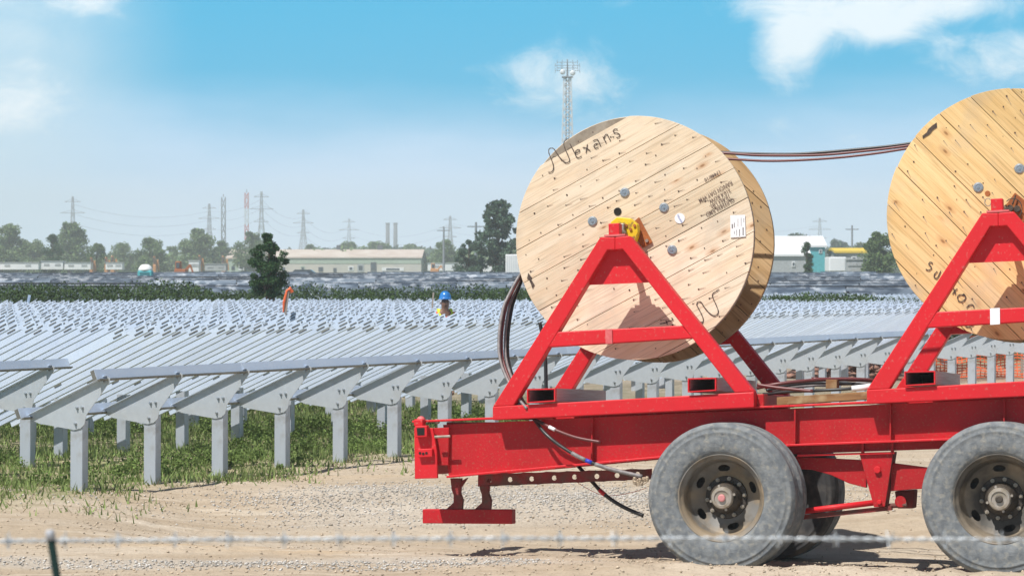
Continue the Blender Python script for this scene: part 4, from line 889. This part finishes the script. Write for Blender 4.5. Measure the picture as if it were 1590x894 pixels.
tree('bush', 'dark green bushy sapling standing alone in the scrub beside the long building', 418, 359, 64, 70, 'leaf_dark', 'bush', dens=.75, trunk=.95, nclump=85, cr=.62)
tree('tree', 'tall slender dark tree left of the front reel', 771, 305, 82, 250, 'leaf_blue', dens=.55, trunk=.2, nclump=110, lean=.02, cr=.5)
tree('tree', 'round dark tree beside the tall slender tree, left of the front reel', 728, 368, 44, 255, 'leaf_blue', dens=.8, trunk=.1, nclump=60, cr=.7)
tree('tree', 'rounded green tree touching the left rim of the rear reel', 1366, 357, 66, 260, 'leaf_mid', dens=1.6, trunk=.05, nclump=40)
tree('tree', 'small conical green tree in front of the white barn', 1253, 373, 38, 235, 'leaf_dark', dens=1.2, trunk=.06, cone=True)
gt = 'trees on the skyline at the left'
for lb_, a in (('pale tree at the left edge of the skyline', (14, 346, 62, 520, 'leaf_pale')), ('low pale tree behind the dark oval tree', (52, 372, 50, 560, 'leaf_pale')), ('dark oval tree standing before the paler trees at left', (82, 360, 36, 430, 'leaf_dark')),
               ('broad tree crowned by the leftmost pylon', (108, 343, 72, 540, 'leaf_mid')), ('small tree right of the broad pylon tree', (150, 373, 34, 450, 'leaf_mid')), ('low pale tree left of the teal toilet', (188, 376, 44, 600, 'leaf_pale')),
               ('round tree above the teal toilet', (232, 369, 58, 520, 'leaf_mid')), ('small pale tree between the two round trees', (268, 378, 34, 620, 'leaf_pale')), ('large pale tree left of the long building', (308, 354, 66, 560, 'leaf_pale')), ('low tree right of the large pale tree', (345, 372, 36, 600, 'leaf_mid')),
               ('green tree rising behind the left end of the long building', (390, 356, 56, 560, 'leaf_mid')), ('small round tree behind the long building roof', (482, 376, 28, 700, 'leaf_pale')), ('low tree behind the long building near its centre', (540, 373, 46, 720, 'leaf_pale')),
               ('wide pale tree right of the centre behind the long building', (585, 375, 64, 760, 'leaf_pale')), ('low hazy tree left of the twin chimneys base', (640, 380, 54, 800, 'leaf_pale')), ('pale tree between the long building and the dark round tree', (690, 372, 46, 560, 'leaf_pale')),
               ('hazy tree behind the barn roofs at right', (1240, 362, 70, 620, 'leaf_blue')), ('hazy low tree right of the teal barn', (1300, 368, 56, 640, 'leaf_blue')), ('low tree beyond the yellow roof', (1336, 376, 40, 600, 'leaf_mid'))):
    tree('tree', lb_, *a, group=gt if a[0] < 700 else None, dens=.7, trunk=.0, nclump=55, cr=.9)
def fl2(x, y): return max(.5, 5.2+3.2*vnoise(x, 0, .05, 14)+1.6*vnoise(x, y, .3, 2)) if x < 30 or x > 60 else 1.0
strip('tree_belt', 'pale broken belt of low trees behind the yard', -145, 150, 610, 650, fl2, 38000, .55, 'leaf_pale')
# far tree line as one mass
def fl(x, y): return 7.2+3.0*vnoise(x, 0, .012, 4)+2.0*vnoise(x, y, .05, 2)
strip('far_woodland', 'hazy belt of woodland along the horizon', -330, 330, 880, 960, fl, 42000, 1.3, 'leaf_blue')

# ------------------------------------------------------------------ far solar field
MA['pv'] = mat('dark_glass_panel', (.05, .07, .10), (.16, .20, .25), rough=.3, scale=2.2, lo=.42, hi=.58, stretch=(.5, 1, 2.5), dirt=(.40, .44, .49), dscale=1.6, dlo=.55, dhi=.66, spec=.7, rnd=.3)  # pale patches mixed in through the dirt input are painted glare
MA['pvdark'] = mat('panel_frame', (.03, .035, .045), rough=.5)
gF = 'distant rows of dark solar panels'
names = ['nearest', 'second', 'third', 'fourth', 'fifth', 'sixth', 'farthest']
for i, (Y, zt) in enumerate(((106, 1.58), (116, 1.64), (127, 1.70), (139, 1.75), (152, 1.80), (166, 1.86), (182, 1.93))):
    R_ = thing('solar_table', f'{names[i]} of seven dark solar panel rows beyond the scrub', 'solar panels', (-Y*.21, Y, 0), (0, 0, 0), gF)
    pm_ = MB().prism([(0, 0, zt), (3.94, 0, zt), (3.94, -1.5, zt-.95), (0, -1.5, zt-.95)], (0, .02, -.04)); pme = pm_.mesh('panel'); pme.materials.append(MA['pv'])
    xx = 0
    while xx < Y*.42:
        if not (i == 6 and False): nobj('panel', pme, R_, (xx, 0, random.uniform(-.05, .05)))
        xx += 4.0
    m = MB(); 
    for k in range(int(Y*.42/4)+1): m.box((k*4, -.5, .4), (.12, .12, 1.8))
    m.box((Y*.21, -.1, zt-.12), (Y*.42, .08, .12)); m.build('frame', 'pvdark', R_)

# ------------------------------------------------------------------ far buildings
MA['roof_tan'] = mat('corrugated_tan_roof', (.50, .42, .36), (.60, .54, .48), rough=.7, scale=.25, stretch=(1, 1, 1)); MA['wall_green'] = mat('pale_green_wall', (.42, .52, .43), rough=.8); MA['wall_cream'] = mat('cream_wall', (.58, .56, .50), (.5, .5, .46), rough=.8, scale=.3)
MA['white_p'] = mat('white_painted_metal', (.82, .84, .86), (.74, .77, .8), rough=.5, scale=.5); MA['teal'] = mat('teal_cladding', (.04, .20, .25), rough=.6); MA['teal_l'] = mat('light_teal', (.10, .50, .56), rough=.6)
MA['yellow_r'] = mat('yellow_roof', (.80, .58, .06), rough=.6); MA['grey_w'] = mat('grey_wall', (.42, .45, .47), rough=.8); MA['glass'] = mat('window_glass', (.06, .08, .1), rough=.15); MA['orange'] = mat('orange_paint', (.60, .30, .12), rough=.55); MA['slate'] = mat('dark_slate', (.10, .11, .13), rough=.7)
def shed(name, label, x0, x1, yr, ye, Y, depth, roofm, wallm, wins=(), yb=434, cat='building', overh=.25, band=None, gable_right=None):
    """long building with its eave wall to the camera: px columns, ridge row, eave row"""
    s = Y/F; X0, X1 = (x0-CX)*s, (x1-CX)*s; zr = CH+(HY-yr)*s; ze = CH+(HY-ye)*s; B = thing(name, label, cat, ((X0+X1)/2, Y+depth/2, 0)); L_ = (X1-X0)/2; d = depth/2
    MB().box((0, 0, ze/2-.2), (2*L_, depth, ze+.4)).build('wall', wallm, B)
    m = MB(); m.prism([(-L_-overh, -d-overh, ze+.02), (-L_-overh, 0, zr+.02), (-L_-overh, d+overh, ze+.02), (-L_-overh, d+overh, ze+.3), (-L_-overh, 0, zr+.3), (-L_-overh, -d-overh, ze+.3)], (2*L_+2*overh, 0, 0)); m.build('roof', roofm, B)
    MB().prism([(-L_+.01, -d, ze), (-L_+.01, 0, zr), (-L_+.01, d, ze)], (2*L_-.02, 0, 0)).build('gable', gable_right or wallm, B)
    if band: MB().box((0, -d-.03, ze-band[1]/2), (2*L_-.1, .06, band[1])).build('wall_band', band[0], B)
    for (wx, wy, ww, wh, mm) in wins:
        X = (wx-CX)*s-(X0+X1)/2; Z = CH+(HY-wy)*s; f = MB().box((X, -d-.05, Z), (ww*s, .1, wh*s)).build('door' if wh > 9 else 'window', mm, B)
        if mm != 'glass': MB().box((X, -d-.11, Z), (ww*s*.6, .03, wh*s*.6)).build('pane', 'glass', f)
    return B
B = shed('long_building', 'long low factory building with tan roof and pale green wall', 384, 654, 388.5, 401, 600, 30, 'roof_tan', 'wall_cream', band=('wall_green', 1.25),
     wins=((470, 417, 6, 8, 'wall_green'), (498, 418, 7, 7, 'glass'), (545, 417, 8, 7, 'white_p'), (560, 416, 10, 12, 'grey_w'), (580, 414, 9, 14, 'slate'), (610, 418, 34, 5, 'white_p'), (520, 419, 5, 6, 'glass'), (440, 418, 5, 6, 'glass')), gable_right='slate')
for x in (520, 585): MB().box(((x-519)*600/F, 0, CH+(HY-388)*600/F+.5), (1.2, 1.2, 1.5)).build('roof_vent', 'slate', B)
shed('annexe', 'low tan-roofed annexe at the left end of the long building', 352, 383, 389, 402, 596, 24, 'roof_tan', 'wall_green', wins=((375, 414, 9, 11, 'white_p'), (362, 416, 5, 6, 'glass')))
shed('barn', 'white-roofed barn at right between the two reels', 1196, 1256, 369, 398, 330, 14, 'white_p', 'grey_w', wins=((1232, 410, 5, 8, 'white_p'),), gable_right='teal')
shed('barn', 'smaller teal barn with white roof right of the white-roofed barn', 1250, 1281, 369, 384, 345, 9, 'white_p', 'teal_l', wins=((1274, 390, 5, 6, 'white_p'),), gable_right='teal')
shed('shed', 'low shed with a bright yellow roof between the reels', 1298, 1345, 388, 393, 340, 8, 'yellow_r', 'grey_w', wins=((1326, 402, 8, 8, 'white_p'),))
def boxthing(name, label, cat, x0, x1, y0, y1, Y, m, depth=2.5, group=None, extra=None):
    s = Y/F; X0, X1 = (x0-CX)*s, (x1-CX)*s; z1 = CH+(HY-y0)*s; z0 = max(0, CH+(HY-y1)*s); B = thing(name, label, cat, ((X0+X1)/2, Y+depth/2, z0), group=group); h = z1-z0
    MB().box((0, 0, h*.55), (X1-X0, depth, h*.9)).build('body', m, B, bevel=.05)
    if name == 'site_trailer':
        MB().box((0, 0, h*.97), (X1-X0+.2, depth+.2, h*.07)).build('roof', 'grey_w', B)
        nW = max(2, int((X1-X0)/3))
        for k in range(nW): MB().box((-(X1-X0)/2+(k+.5)*(X1-X0)/nW, -depth/2-.03, h*.62), (.9, .06, h*.22)).build('window', 'grey_w', B)
    if name == 'container': 
        for k in range(8): MB().box((-(X1-X0)/2+(k+.5)*(X1-X0)/8, -depth/2-.02, h*.55), ((X1-X0)/22, .05, h*.82)).build('rib', m, B)
    if name == 'truck_box':
        MB().box((0, -depth/2-.02, h*.55), (X1-X0-.2, .04, h*.8)).build('door', m, B); 
        for sx in (-1, 1): MB().tube([(sx*(X1-X0)*.3, -depth/2+.1, h*.02), (sx*(X1-X0)*.3, -depth/2+.4, h*.02)], h*.13, 12).build('wheel', 'slate', B)
    return B
boxthing('truck_box', 'white box truck body parked between the barns and the rear reel', 'truck', 1287, 1314, 399, 424, 190, 'white_p')
boxthing('container', 'white container just left of the front reel rim', 'container', 785, 812, 395, 428, 200, 'white_p')
gq = 'pale trailers and containers on the far yard'
for lb_, a in (('long white trailer at the left edge of the far yard', (-5, 60, 407, 420, 420, 'white_p')), ('white trailer behind the dark oval tree', (64, 98, 405, 420, 425, 'white_p')), ('white trailer right of the dark oval tree', (100, 141, 407, 420, 425, 'white_p')),
               ('short white trailer left of the teal toilet', (164, 190, 407, 420, 420, 'white_p')), ('small white office cabin by the brown excavator', (293, 309, 404, 424, 420, 'white_p')), ('grey-white trailer left of the annexe', (318, 351, 409, 422, 420, 'grey_w')),
               ('row of white trailers right of the long building', (664, 722, 408, 422, 520, 'white_p')), ('white trailer under the dark round tree', (745, 782, 409, 424, 420, 'white_p')), ('grey trailer beside the yellow-roofed shed', (1316, 1345, 402, 424, 260, 'grey_w'))):
    boxthing('site_trailer', lb_, 'trailer', *a, group=gq)
go = 'small orange machines on the far yard'
def machine(label, px, y0, y1, Y, m, w=10):
    s = Y/F; x = (px-CX)*s; z1 = CH+(HY-y0)*s; B = thing('excavator', label, 'excavator', (x, Y, 0), group=go); W = w*s
    MB().box((0, 0, .6), (W*1.2, 2, .9)).build('tracks', 'slate', B); MB().box((0, 0, 1.0+(z1-1)*.28), (W, 2, (z1-1)*.5)).build('body', m, B, bevel=.1)
    MB().box((-W*.2, 0, 1+(z1-1)*.72), (W*.45, 1.6, (z1-1)*.5)).build('cab', m, B, bevel=.08); MB().box((-W*.2, -.85, 1+(z1-1)*.75), (W*.3, .05, (z1-1)*.3)).build('cab_window', 'glass', B)
    MB().bar((W*.3, 0, 1+(z1-1)*.35), (W*.8, 0, z1*.85), .25, .3).bar((W*.8, 0, z1*.85), (W*1.15, 0, z1*.4), .2, .2).build('boom', m, B)
for lb_, a in (('orange machine behind the dark oval tree at left', (143, 399, 420, 430, 'orange', 5)), ('orange machine under the low pale tree', (166, 398, 420, 430, 'orange', 5)), ('tall orange machine left of the teal toilet', (176, 396, 420, 430, 'orange', 6)), ('orange machine right of the teal toilet', (241, 397, 420, 440, 'orange', 5)),
               ('brown excavator beside the white office cabin', (281, 405, 424, 300, 'rust', 18)), ('orange machine left of the annexe', (311, 395, 420, 440, 'orange', 5)), ('orange machine touching the annexe wall', (348, 396, 410, 440, 'orange', 6)), ('orange machine right of the long building', (675, 408, 424, 430, 'orange', 13))):
    machine(lb_, *a)
# portable toilet (white domed roof, teal body)
s_ = 165/F; Q = thing('portable_toilet', 'teal portable toilet with a white domed roof beyond the scrub', 'toilet', ((226-CX)*s_, 165, .55))
MB().box((0, 0, .75), (.9, .9, 1.5)).build('body', 'teal_l', Q, bevel=.05); MB().lathe([(.001, .42), (.2, .40), (.36, .30), (.46, .12), (.48, 0), (.001, 0)], n=20).build('roof', 'white_p', Q, smooth=True, loc=(0, 0, 1.5)).rotation_euler = (PI/2, 0, 0)
MB().box((0, -.46, .75), (.6, .03, 1.3)).build('door', 'teal', Q)
# small tent roofs and a silver car near the building
C_ = thing('parked_car', 'silver parked car in front of the long building', 'car', ((470-CX)*250/F, 250, .9))
MB().box((0, 0, .35), (4.2, 1.7, .6)).build('body', 'white_p', C_, bevel=.1); MB().prism([(-1.3, -.75, .65), (-.7, -.75, 1.15), (.8, -.75, 1.15), (1.5, -.75, .65)], (0, 1.5, 0)).build('cabin', 'glass', C_)
for sx in (-1.3, 1.3): MB().disc((sx, -.86, .1), .32, .2, 14).build('wheel', 'slate', C_)

# ------------------------------------------------------------------ pylons, masts, chimneys, power lines
MA['steel_far'] = mat('far_steel', (.26, .29, .33), rough=.6); MA['steel_white'] = mat('white_lattice', (.72, .76, .80), (.6, .65, .7), rough=.5); MA['redw'] = mat('mast_red', (.6, .12, .1), rough=.6)
def lattice(mb_, z0, z1, w0, w1, nseg, r):
    """four-legged tapering lattice"""
    L4 = lambda z: w0+(w1-w0)*(z-z0)/(z1-z0)
    for i in range(nseg):
        a, b = z0+(z1-z0)*i/nseg, z0+(z1-z0)*(i+1)/nseg; wa, wb = L4(a)/2, L4(b)/2; ca = [(-wa, -wa, a), (wa, -wa, a), (wa, wa, a), (-wa, wa, a)]; cb = [(-wb, -wb, b), (wb, -wb, b), (wb, wb, b), (-wb, wb, b)]
        for k in range(4):
            j = (k+1) % 4; mb_.bar(ca[k], cb[k], r, r, (1, .3, 0)); mb_.bar(ca[k], cb[j], r*.6, r*.6, (.2, 1, 0)); mb_.bar(ca[j], cb[k], r*.6, r*.6, (.2, 1, 0)); mb_.bar(ca[k], ca[j], r*.6, r*.6)
def pylon(label, px, top, Y, group, w=7, arms=(.62, .78, .93), r=.27):
    H = CH+(HY-top)*Y/F; T = thing('pylon', label, 'pylon', ((px-CX)*Y/F, Y, 0), (0, 0, random.uniform(-.4, .4)), group); m = MB(); lattice(m, 0, H*.6, w, w*.28, 5, r); lattice(m, H*.6, H, w*.28, w*.1, 4, r*.8); m.build('lattice', 'steel_far', T)
    for f in arms: a = MB(); aw = w*(.95-.35*abs(f-.78)/.15); a.bar((-aw, 0, H*f), (aw, 0, H*f), r, r*1.2); a.bar((-aw, 0, H*f), (0, 0, H*f+H*.04), r*.6, r*.6); a.bar((aw, 0, H*f), (0, 0, H*f+H*.04), r*.6, r*.6); a.build('crossarm', 'steel_far', T)
    return T
gp_ = 'distant power pylons on the horizon'
PY = [('leftmost pylon rising above the broad tree', 113, 305, 1350), ('pylon above the large pale tree left of the thin dark mast', 325, 316, 1450), ('tall pylon right of the red and white mast', 406, 297, 1400), ('pylon over the left half of the long building', 471, 325, 1500), ('pylon over the middle of the long building', 542, 339, 1650), ('pylon left of the tall slender tree', 699, 335, 1500), ('faint pylon between the two reels', 1273, 338, 1500)]
for lb_, px, top, Y in PY: pylon(lb_, px, top, Y, gp_)
def mast(label, px, top, Y, w, mats, guy=True):
    H = CH+(HY-top)*Y/F; T = thing('mast', label, 'mast', ((px-CX)*Y/F, Y, 0)); n = len(mats)
    for i, m_ in enumerate(mats): m = MB(); lattice(m, H*i/n, H*(i+1)/n, w, w, max(2, 8//n), .24); m.build('mast_section', m_, T)
    MB().tube([(0, 0, H), (0, 0, H*1.04)], .2, 6).build('tip', 'steel_far', T)
mast('thin dark mast left of the red and white mast', 347, 306, 1100, 1.6, ['steel_far', 'slate', 'steel_far'])
mast('red and white striped mast on the skyline', 383, 299, 1200, 1.6, ['redw', 'steel_white', 'redw', 'steel_white', 'redw'])
for k, px in enumerate((602, 614)):
    Y = 1700; H = CH+(HY-346)*Y/F; T = thing('chimney', ('left' if k == 0 else 'right')+' one of the twin dark chimneys behind the long building', 'chimney', ((px-CX)*Y/F, Y, 0), group='twin chimneys on the horizon')
    MB().tube([(0, 0, 0), (0, 0, H)], [1.6, 1.25], 16).build('stack', 'slate', T, smooth=True); MB().tube([(0, 0, H*.97), (0, 0, H)], 1.5, 16).build('rim', 'slate', T)
def pole(label, px, top, Y):
    H = CH+(HY-top)*Y/F; T = thing('utility_pole', label, 'utility pole', ((px-CX)*Y/F, Y, 0)); MB().tube([(0, 0, 0), (0, 0, H)], [.22, .14], 8).build('pole', 'steel_far', T); MB().box((0, 0, H*.93), (2.2, .15, .15)).build('crossarm', 'steel_far', T)
pole('utility pole right of the long building', 689, 352, 420); pole('utility pole in front of the tall slender tree', 739, 345, 330); pole('utility pole between the barns and the rear reel', 1323, 350, 420)
pts = []
for i in range(len(PY)-1):
    a = P(PY[i][1], PY[i][2]+12, PY[i][3]); b = P(PY[i+1][1], PY[i+1][2]+12, PY[i+1][3])
    for j in range(3):
        q = [a.lerp(b, t)+Vector((0, 0, -22*4*t*(1-t)*min(1, (b-a).length/500)-5*j)) for t in np.linspace(0, 1, 14)]; MBp = MB().tube(q, .07, 4)
        o = MBp.build('power_line', 'steel_far'); tag(o, f'{("top", "middle", "lowest")[j]} thin power line between the pylon at span {("left of the trees", "over the trees", "over the annexe", "over the factory roof", "over the chimneys", "behind the reels")[i]}', 'power line', 'power lines on the horizon')
# telecom tower behind the front reel
Y = 400; s = Y/F; Ht = CH+(HY-120)*s
TT = thing('telecom_tower', 'tall white lattice antenna tower rising above the front reel', 'tower', ((881-CX)*s, Y, 0))
m = MB(); lattice(m, 0, Ht, 2.9, 1.05, 26, .16); m.build('lattice', 'steel_white', TT)
m = MB(); 
for sx in (-.2, .25): m.tube([(sx, -.3, Ht*.1), (sx, -.3, Ht)], .09, 6)
m.build('feeder_cables', 'steel_far', TT)
MB().box((0, 0, Ht), (1.7, 1.7, .18)).build('platform', 'steel_far', TT)
for sx in (-.75, .8): MB().lathe([(.001, -.2), (.25, -.16), (.42, 0), (.42, .15), (.001, .15)], n=18).build('dish', 'steel_white', TT, loc=(sx, -.7, Ht+.75 if sx < 0 else Ht+.6))
MB().tube([(0, 0, Ht), (0, 0, CH+(HY-92)*s)], [.16, .07], 8).build('top_mast', 'steel_far', TT)
for k, (yy, hw) in enumerate(((97, 1.6), (102, 1.9), (106, 1.6), (110, 1.9))):
    z = CH+(HY-yy)*s; a = MB().bar((-hw, 0, z), (hw, 0, z), .07, .07)
    for q in np.linspace(-hw, hw, 5): a.bar((q, -.3, z-.35), (q, -.3, z+.35), .07, .07, (1, 0, 0))
    a.build('antenna_arm', 'steel_far', TT)

# ------------------------------------------------------------------ stakes, orange mesh fence
MA['stake'] = mat('stake_wood', (.36, .30, .25), rough=.8); MA['flag'] = mat('orange_tape', (.85, .16, .05), rough=.6); MA['blue_s'] = mat('blue_grey_stake', (.4, .52, .7), rough=.5)
def stake(label, x0, y0, x1, y1, Y, m, w=.045, flag=False):
    a = P(x0, y0, Y); b = P(x1, y1, Y); a.z = min(a.z, 0) if a.z < .3 else a.z; T = thing('stake', label, 'stake', (a.x, a.y, 0)); d = (b-a); a2 = a+d*(-(a.z+.1)/max(.1, d.z))
    MB().bar(a2-T.location, b-T.location, w, w).build('shaft', m, T)
    if flag:
        MB().tube([a+d*.3-T.location+Vector((-.02, -.03, 0)), a+d*.6-T.location+Vector((-.03, -.035, 0)), a+d*.93-T.location+Vector((-.01, -.03, 0)), b-T.location+Vector((.03, -.01, 0)), b-T.location+Vector((.07, 0, -.06))], [.012, .022, .018, .036, .03], 7).build('ribbon', 'flag', T)
stake('leaning survey stake topped with bright orange ribbon among the racks', 440, 500, 447, 448, 41, 'stake', .06, True)
stake('pale blue stake at the far edge of the racks on the left', 44, 468, 46, 458, 64, 'blue_s', .06)
stake('thin grey stake just left of the worker', 671, 480, 673, 454, 50, 'stake', .03)
FN = thing('mesh_fence', 'sagging orange plastic mesh fence behind the posts at the right edge', 'fence', (9.3, 57, -.15))
random.seed(5); m = MB(); nxn, nzn = 64, 13; Pt = {}
for i in range(nxn+1):
    for j in range(nzn+1):
        x = i*.095; z = j*.07*(1-.15*math.sin(i*.31)**2)+.01*math.sin(i*1.7+j); Pt[i, j] = Vector((x, .12*math.sin(i*.4)+.03*math.sin(j+i*.2), z))
for i in range(nxn):
    for j in range(nzn+1): m.bar(Pt[i, j], Pt[i+1, j], .008, .028)
for i in range(nxn+1):
    for j in range(nzn): m.bar(Pt[i, j], Pt[i, j+1], .008, .022, (1, 0, 0))
m.build('mesh', 'flag', FN)['kind'] = 'stuff'
for k in range(4): MB().box((k*2.0, .1, .4), (.05, .05, 1.25)).build('fence_post', 'stake', FN)
# rubble mound beyond the racks
mo = MB(); random.seed(2)
MA['rubble'] = mat('reddish_rubble', (.36, .20, .15), (.26, .15, .11), rough=.95, scale=2, island=.4)
rp_ = []
for k in range(900):
    a = random.random()*6.28; r = random.random()**.5; x, y = 7.9+1.9*r*math.cos(a), 57+1.2*r*math.sin(a); rp_.append((x, y, -.2+.5*(1-r)*random.random()+.05))
tag(scatter_stones('rubble_mound', np.array(rp_), .05, .16, 'rubble'), kind='stuff', label='mound of reddish rubble beyond the racks')

# ------------------------------------------------------------------ worker
MA['skin'] = mat('skin', (.26, .14, .10), rough=.6); MA['helmet'] = mat('blue_helmet', (.03, .20, .55), rough=.25); MA['vest'] = mat('orange_vest', (.9, .10, .03), rough=.7); MA['lime'] = mat('lime_stripe', (.75, .85, .05), rough=.6); MA['navy'] = mat('navy_cloth', (.03, .035, .07), rough=.85)
WY = min((row_xy(t_at(690, p-1.25, 0), p-1.25)[1] for p in pcs_), key=lambda v: abs(v-44.5))-.35
WK = thing('person', 'worker in a blue hard hat and orange vest with yellow straps among the racks', 'person', ((690-CX)*WY/F, WY, CH-40*WY/F-1.83), (0, 0, .25))
WK.scale = (.95, .95, .98)
def skin_fig(name, verts, edges, radii, m, parent, sub=2):
    me = bpy.data.meshes.new(name); me.from_pydata(verts, edges, []); me.update(); o = nobj(name, me, parent); me.materials.append(MA[m])
    sk = o.modifiers.new('skin', 'SKIN'); ld = me.skin_vertices[0].data
    for i, r in enumerate(radii): ld[i].radius = r if isinstance(r, tuple) else (r, r)
    ld[0].use_root = True; sb = o.modifiers.new('sub', 'SUBSURF'); sb.levels = sub; sb.render_levels = sub; return o
vb = [(0, 0, .98), (0, 0, 1.15), (0, -.02, 1.35), (0, -.03, 1.50), (0, -.05, 1.58), (0, -.07, 1.66), (0, -.075, 1.78),
      (-.19, -.02, 1.46), (-.25, 0, 1.2), (-.22, -.18, 1.02), (-.2, -.25, .97), (.19, -.02, 1.46), (.25, 0, 1.2), (.22, -.18, 1.02), (.2, -.25, .97),
      (-.1, 0, .92), (-.11, -.02, .5), (-.11, .02, .1), (-.11, -.1, .06), (.1, 0, .92), (.12, -.02, .5), (.13, .02, .1), (.13, -.1, .06)]
eb = [(0, 1), (1, 2), (2, 3), (3, 4), (4, 5), (5, 6), (3, 7), (7, 8), (8, 9), (9, 10), (3, 11), (11, 12), (12, 13), (13, 14), (0, 15), (15, 16), (16, 17), (17, 18), (0, 19), (19, 20), (20, 21), (21, 22)]
rb = [(.16, .12), (.16, .12), (.17, .12), (.11, .09), (.055, .055), (.085, .1), (.085, .1), (.06, .06), (.048, .048), (.038, .038), (.03, .03), (.06, .06), (.048, .048), (.038, .038), (.03, .03), (.09, .09), (.065, .065), (.045, .045), (.04, .05), (.09, .09), (.065, .065), (.045, .045), (.04, .05)]
skin_fig('body', vb, eb, rb, 'skin', WK)
vv = [(0, 0, 1.02), (0, 0, 1.18), (0, -.02, 1.36), (0, -.025, 1.47), (-.19, -.02, 1.465), (.19, -.02, 1.465)]
skin_fig('vest', vv, [(0, 1), (1, 2), (2, 3), (3, 4), (3, 5)], [(.185, .145), (.185, .145), (.19, .145), (.125, .11), (.075, .08), (.075, .08)], 'vest', WK)
skin_fig('trousers', [(0, 0, 1.0), (-.1, 0, .9), (-.11, -.02, .5), (-.11, .02, .12), (.1, 0, .9), (.12, -.02, .5), (.13, .02, .12)], [(0, 1), (1, 2), (2, 3), (0, 4), (4, 5), (5, 6)], [(.17, .13), (.1, .1), (.08, .08), (.065, .065), (.1, .1), (.08, .08), (.065, .065)], 'navy', WK)
for sx in (-1, 1):
    skin_fig('sleeve', [(sx*.22, -.01, 1.46), (sx*.26, 0, 1.2), (sx*.23, -.16, 1.04)], [(0, 1), (1, 2)], [.075, .06, .05], 'navy', WK)
    m = MB(); pth = [(sx*.115, .13, 1.2), (sx*.12, .10, 1.45), (sx*.115, -.02, 1.585), (sx*.12, -.13, 1.47), (sx*.12, -.175, 1.2)]
    for a, b in zip(pth[:-1], pth[1:]): m.bar(a, b, .055, .012, (0, -1, .3))
    m.build('strap', 'lime', WK)
    MB().disc((sx*.088, -.07, 1.69), .022, .012, 10, (sx, 0, 0)).build('ear', 'skin', WK)
    MB().disc((sx*.032, -.168, 1.715), .011, .01, 8).build('eye', 'dark', WK)
MB().prism([(-.014, -.165, 1.665), (.014, -.165, 1.665), (.005, -.165, 1.715), (-.005, -.165, 1.715)], (0, -.022, 0)).build('nose', 'skin', WK)
MB().box((0, -.163, 1.638), (.045, .01, .009)).build('mouth', 'dark', WK)
hm = MB().lathe([(.001, .155), (.05, .15), (.095, .118), (.122, .065), (.13, 0), (.145, -.005), (.145, -.012), (.12, -.01)], n=28).build('helmet', 'helmet', WK, smooth=True, loc=(0, -.065, 1.775)); hm.rotation_euler = (PI/2+.1, 0, 0); hm.scale = (.84, .84, .88)
MB().prism([(-.09, -.17, 1.775), (.09, -.17, 1.775), (.055, -.25, 1.762), (-.055, -.25, 1.762)], (0, 0, .01)).build('helmet_peak', 'helmet', hm).matrix_parent_inverse = Matrix.Rotation(PI/2+.1, 4, 'X').inverted() @ Matrix.Translation((0, .065, -1.775))

# ------------------------------------------------------------------ foreground barbed wire and rod post
MA['wire'] = mat('galvanised_wire', (.55, .59, .62), (.38, .41, .44), rough=.4, metal=.3, scale=40); MA['rod'] = mat('dark_green_rod', (.012, .03, .028), rough=.9, spec=.1); MA['rodtip'] = mat('pale_rod_tip', (.50, .52, .56), rough=.6)
def wz(x): return CH-(835.5+2.5*((x*1000+795-900)/700)**2-HY)*4.0/F
BWr = thing('barbed_wire', 'blurred barbed wire strand stretched across the foreground', 'barbed wire', (-1.6, 4.0, wz(-1.6)))
for ph in (0, PI):
    pts = [(x+1.6, .0022*math.cos(x*150+ph), wz(x)-wz(-1.6)+.0022*math.sin(x*150+ph)) for x in np.arange(-1.6, 1.6, .006)]; MB().tube(pts, .0016, 5).build('strand', 'wire', BWr, smooth=True)
bm2 = MB(); 
for k in range(3): a = k*2.1; bm2.tube([(-.004+.003*k, .014*math.cos(a), .014*math.sin(a)), (-.004+.003*k, -.014*math.cos(a), -.014*math.sin(a))], .0011, 5)
bm2.tube([(-.006, 0, 0), (.006, 0, 0)], .0045, 7); bme = bm2.mesh('barb'); bme.materials.append(MA['wire'])
for k, x in enumerate(np.arange(-1.55, 1.6, .0855)): nobj('barb', bme, BWr, (x+1.6, 0, wz(x)-wz(-1.6)), (k*1.3, 0, .1))
a = P(77.5, 826, 3.985); b = P(89, 900, 3.985); d = (b-a).normalized(); foot = a+d*(a.z/-d.z)
RP = thing('fence_rod', 'dark green metal rod with a pale tip at the lower left corner', 'fence post', foot)
MB().tube([Vector((0, 0, -.0)), a-foot], .0062, 10).build('shaft', 'rod', RP, smooth=True); MB().tube([a-foot-d*-.012, a-foot-d*.001, a-foot-d*.004], [.0072, .0072, .005], 10).build('tip', 'rodtip', RP, smooth=True)

# ------------------------------------------------------------------ haze (pale air between here and the horizon)
hz = MB().box((0, 950, 44), (1800, 2100, 92)); hz.v = [(x, y, -3 if z < 0 else 58) for x, y, z in hz.v]
hm_ = bpy.data.materials.new('haze'); hm_.use_nodes = True; hn = hm_.node_tree.nodes; hn.clear(); pv = hn.new('ShaderNodeVolumePrincipled'); ho = hn.new('ShaderNodeOutputMaterial'); hm_.node_tree.links.new(pv.outputs[0], ho.inputs['Volume'])
pv.inputs['Color'].default_value = (.86, .94, 1, 1); pv.inputs['Density'].default_value = .00055
tag(hz.build('haze', hm_), kind='stuff')
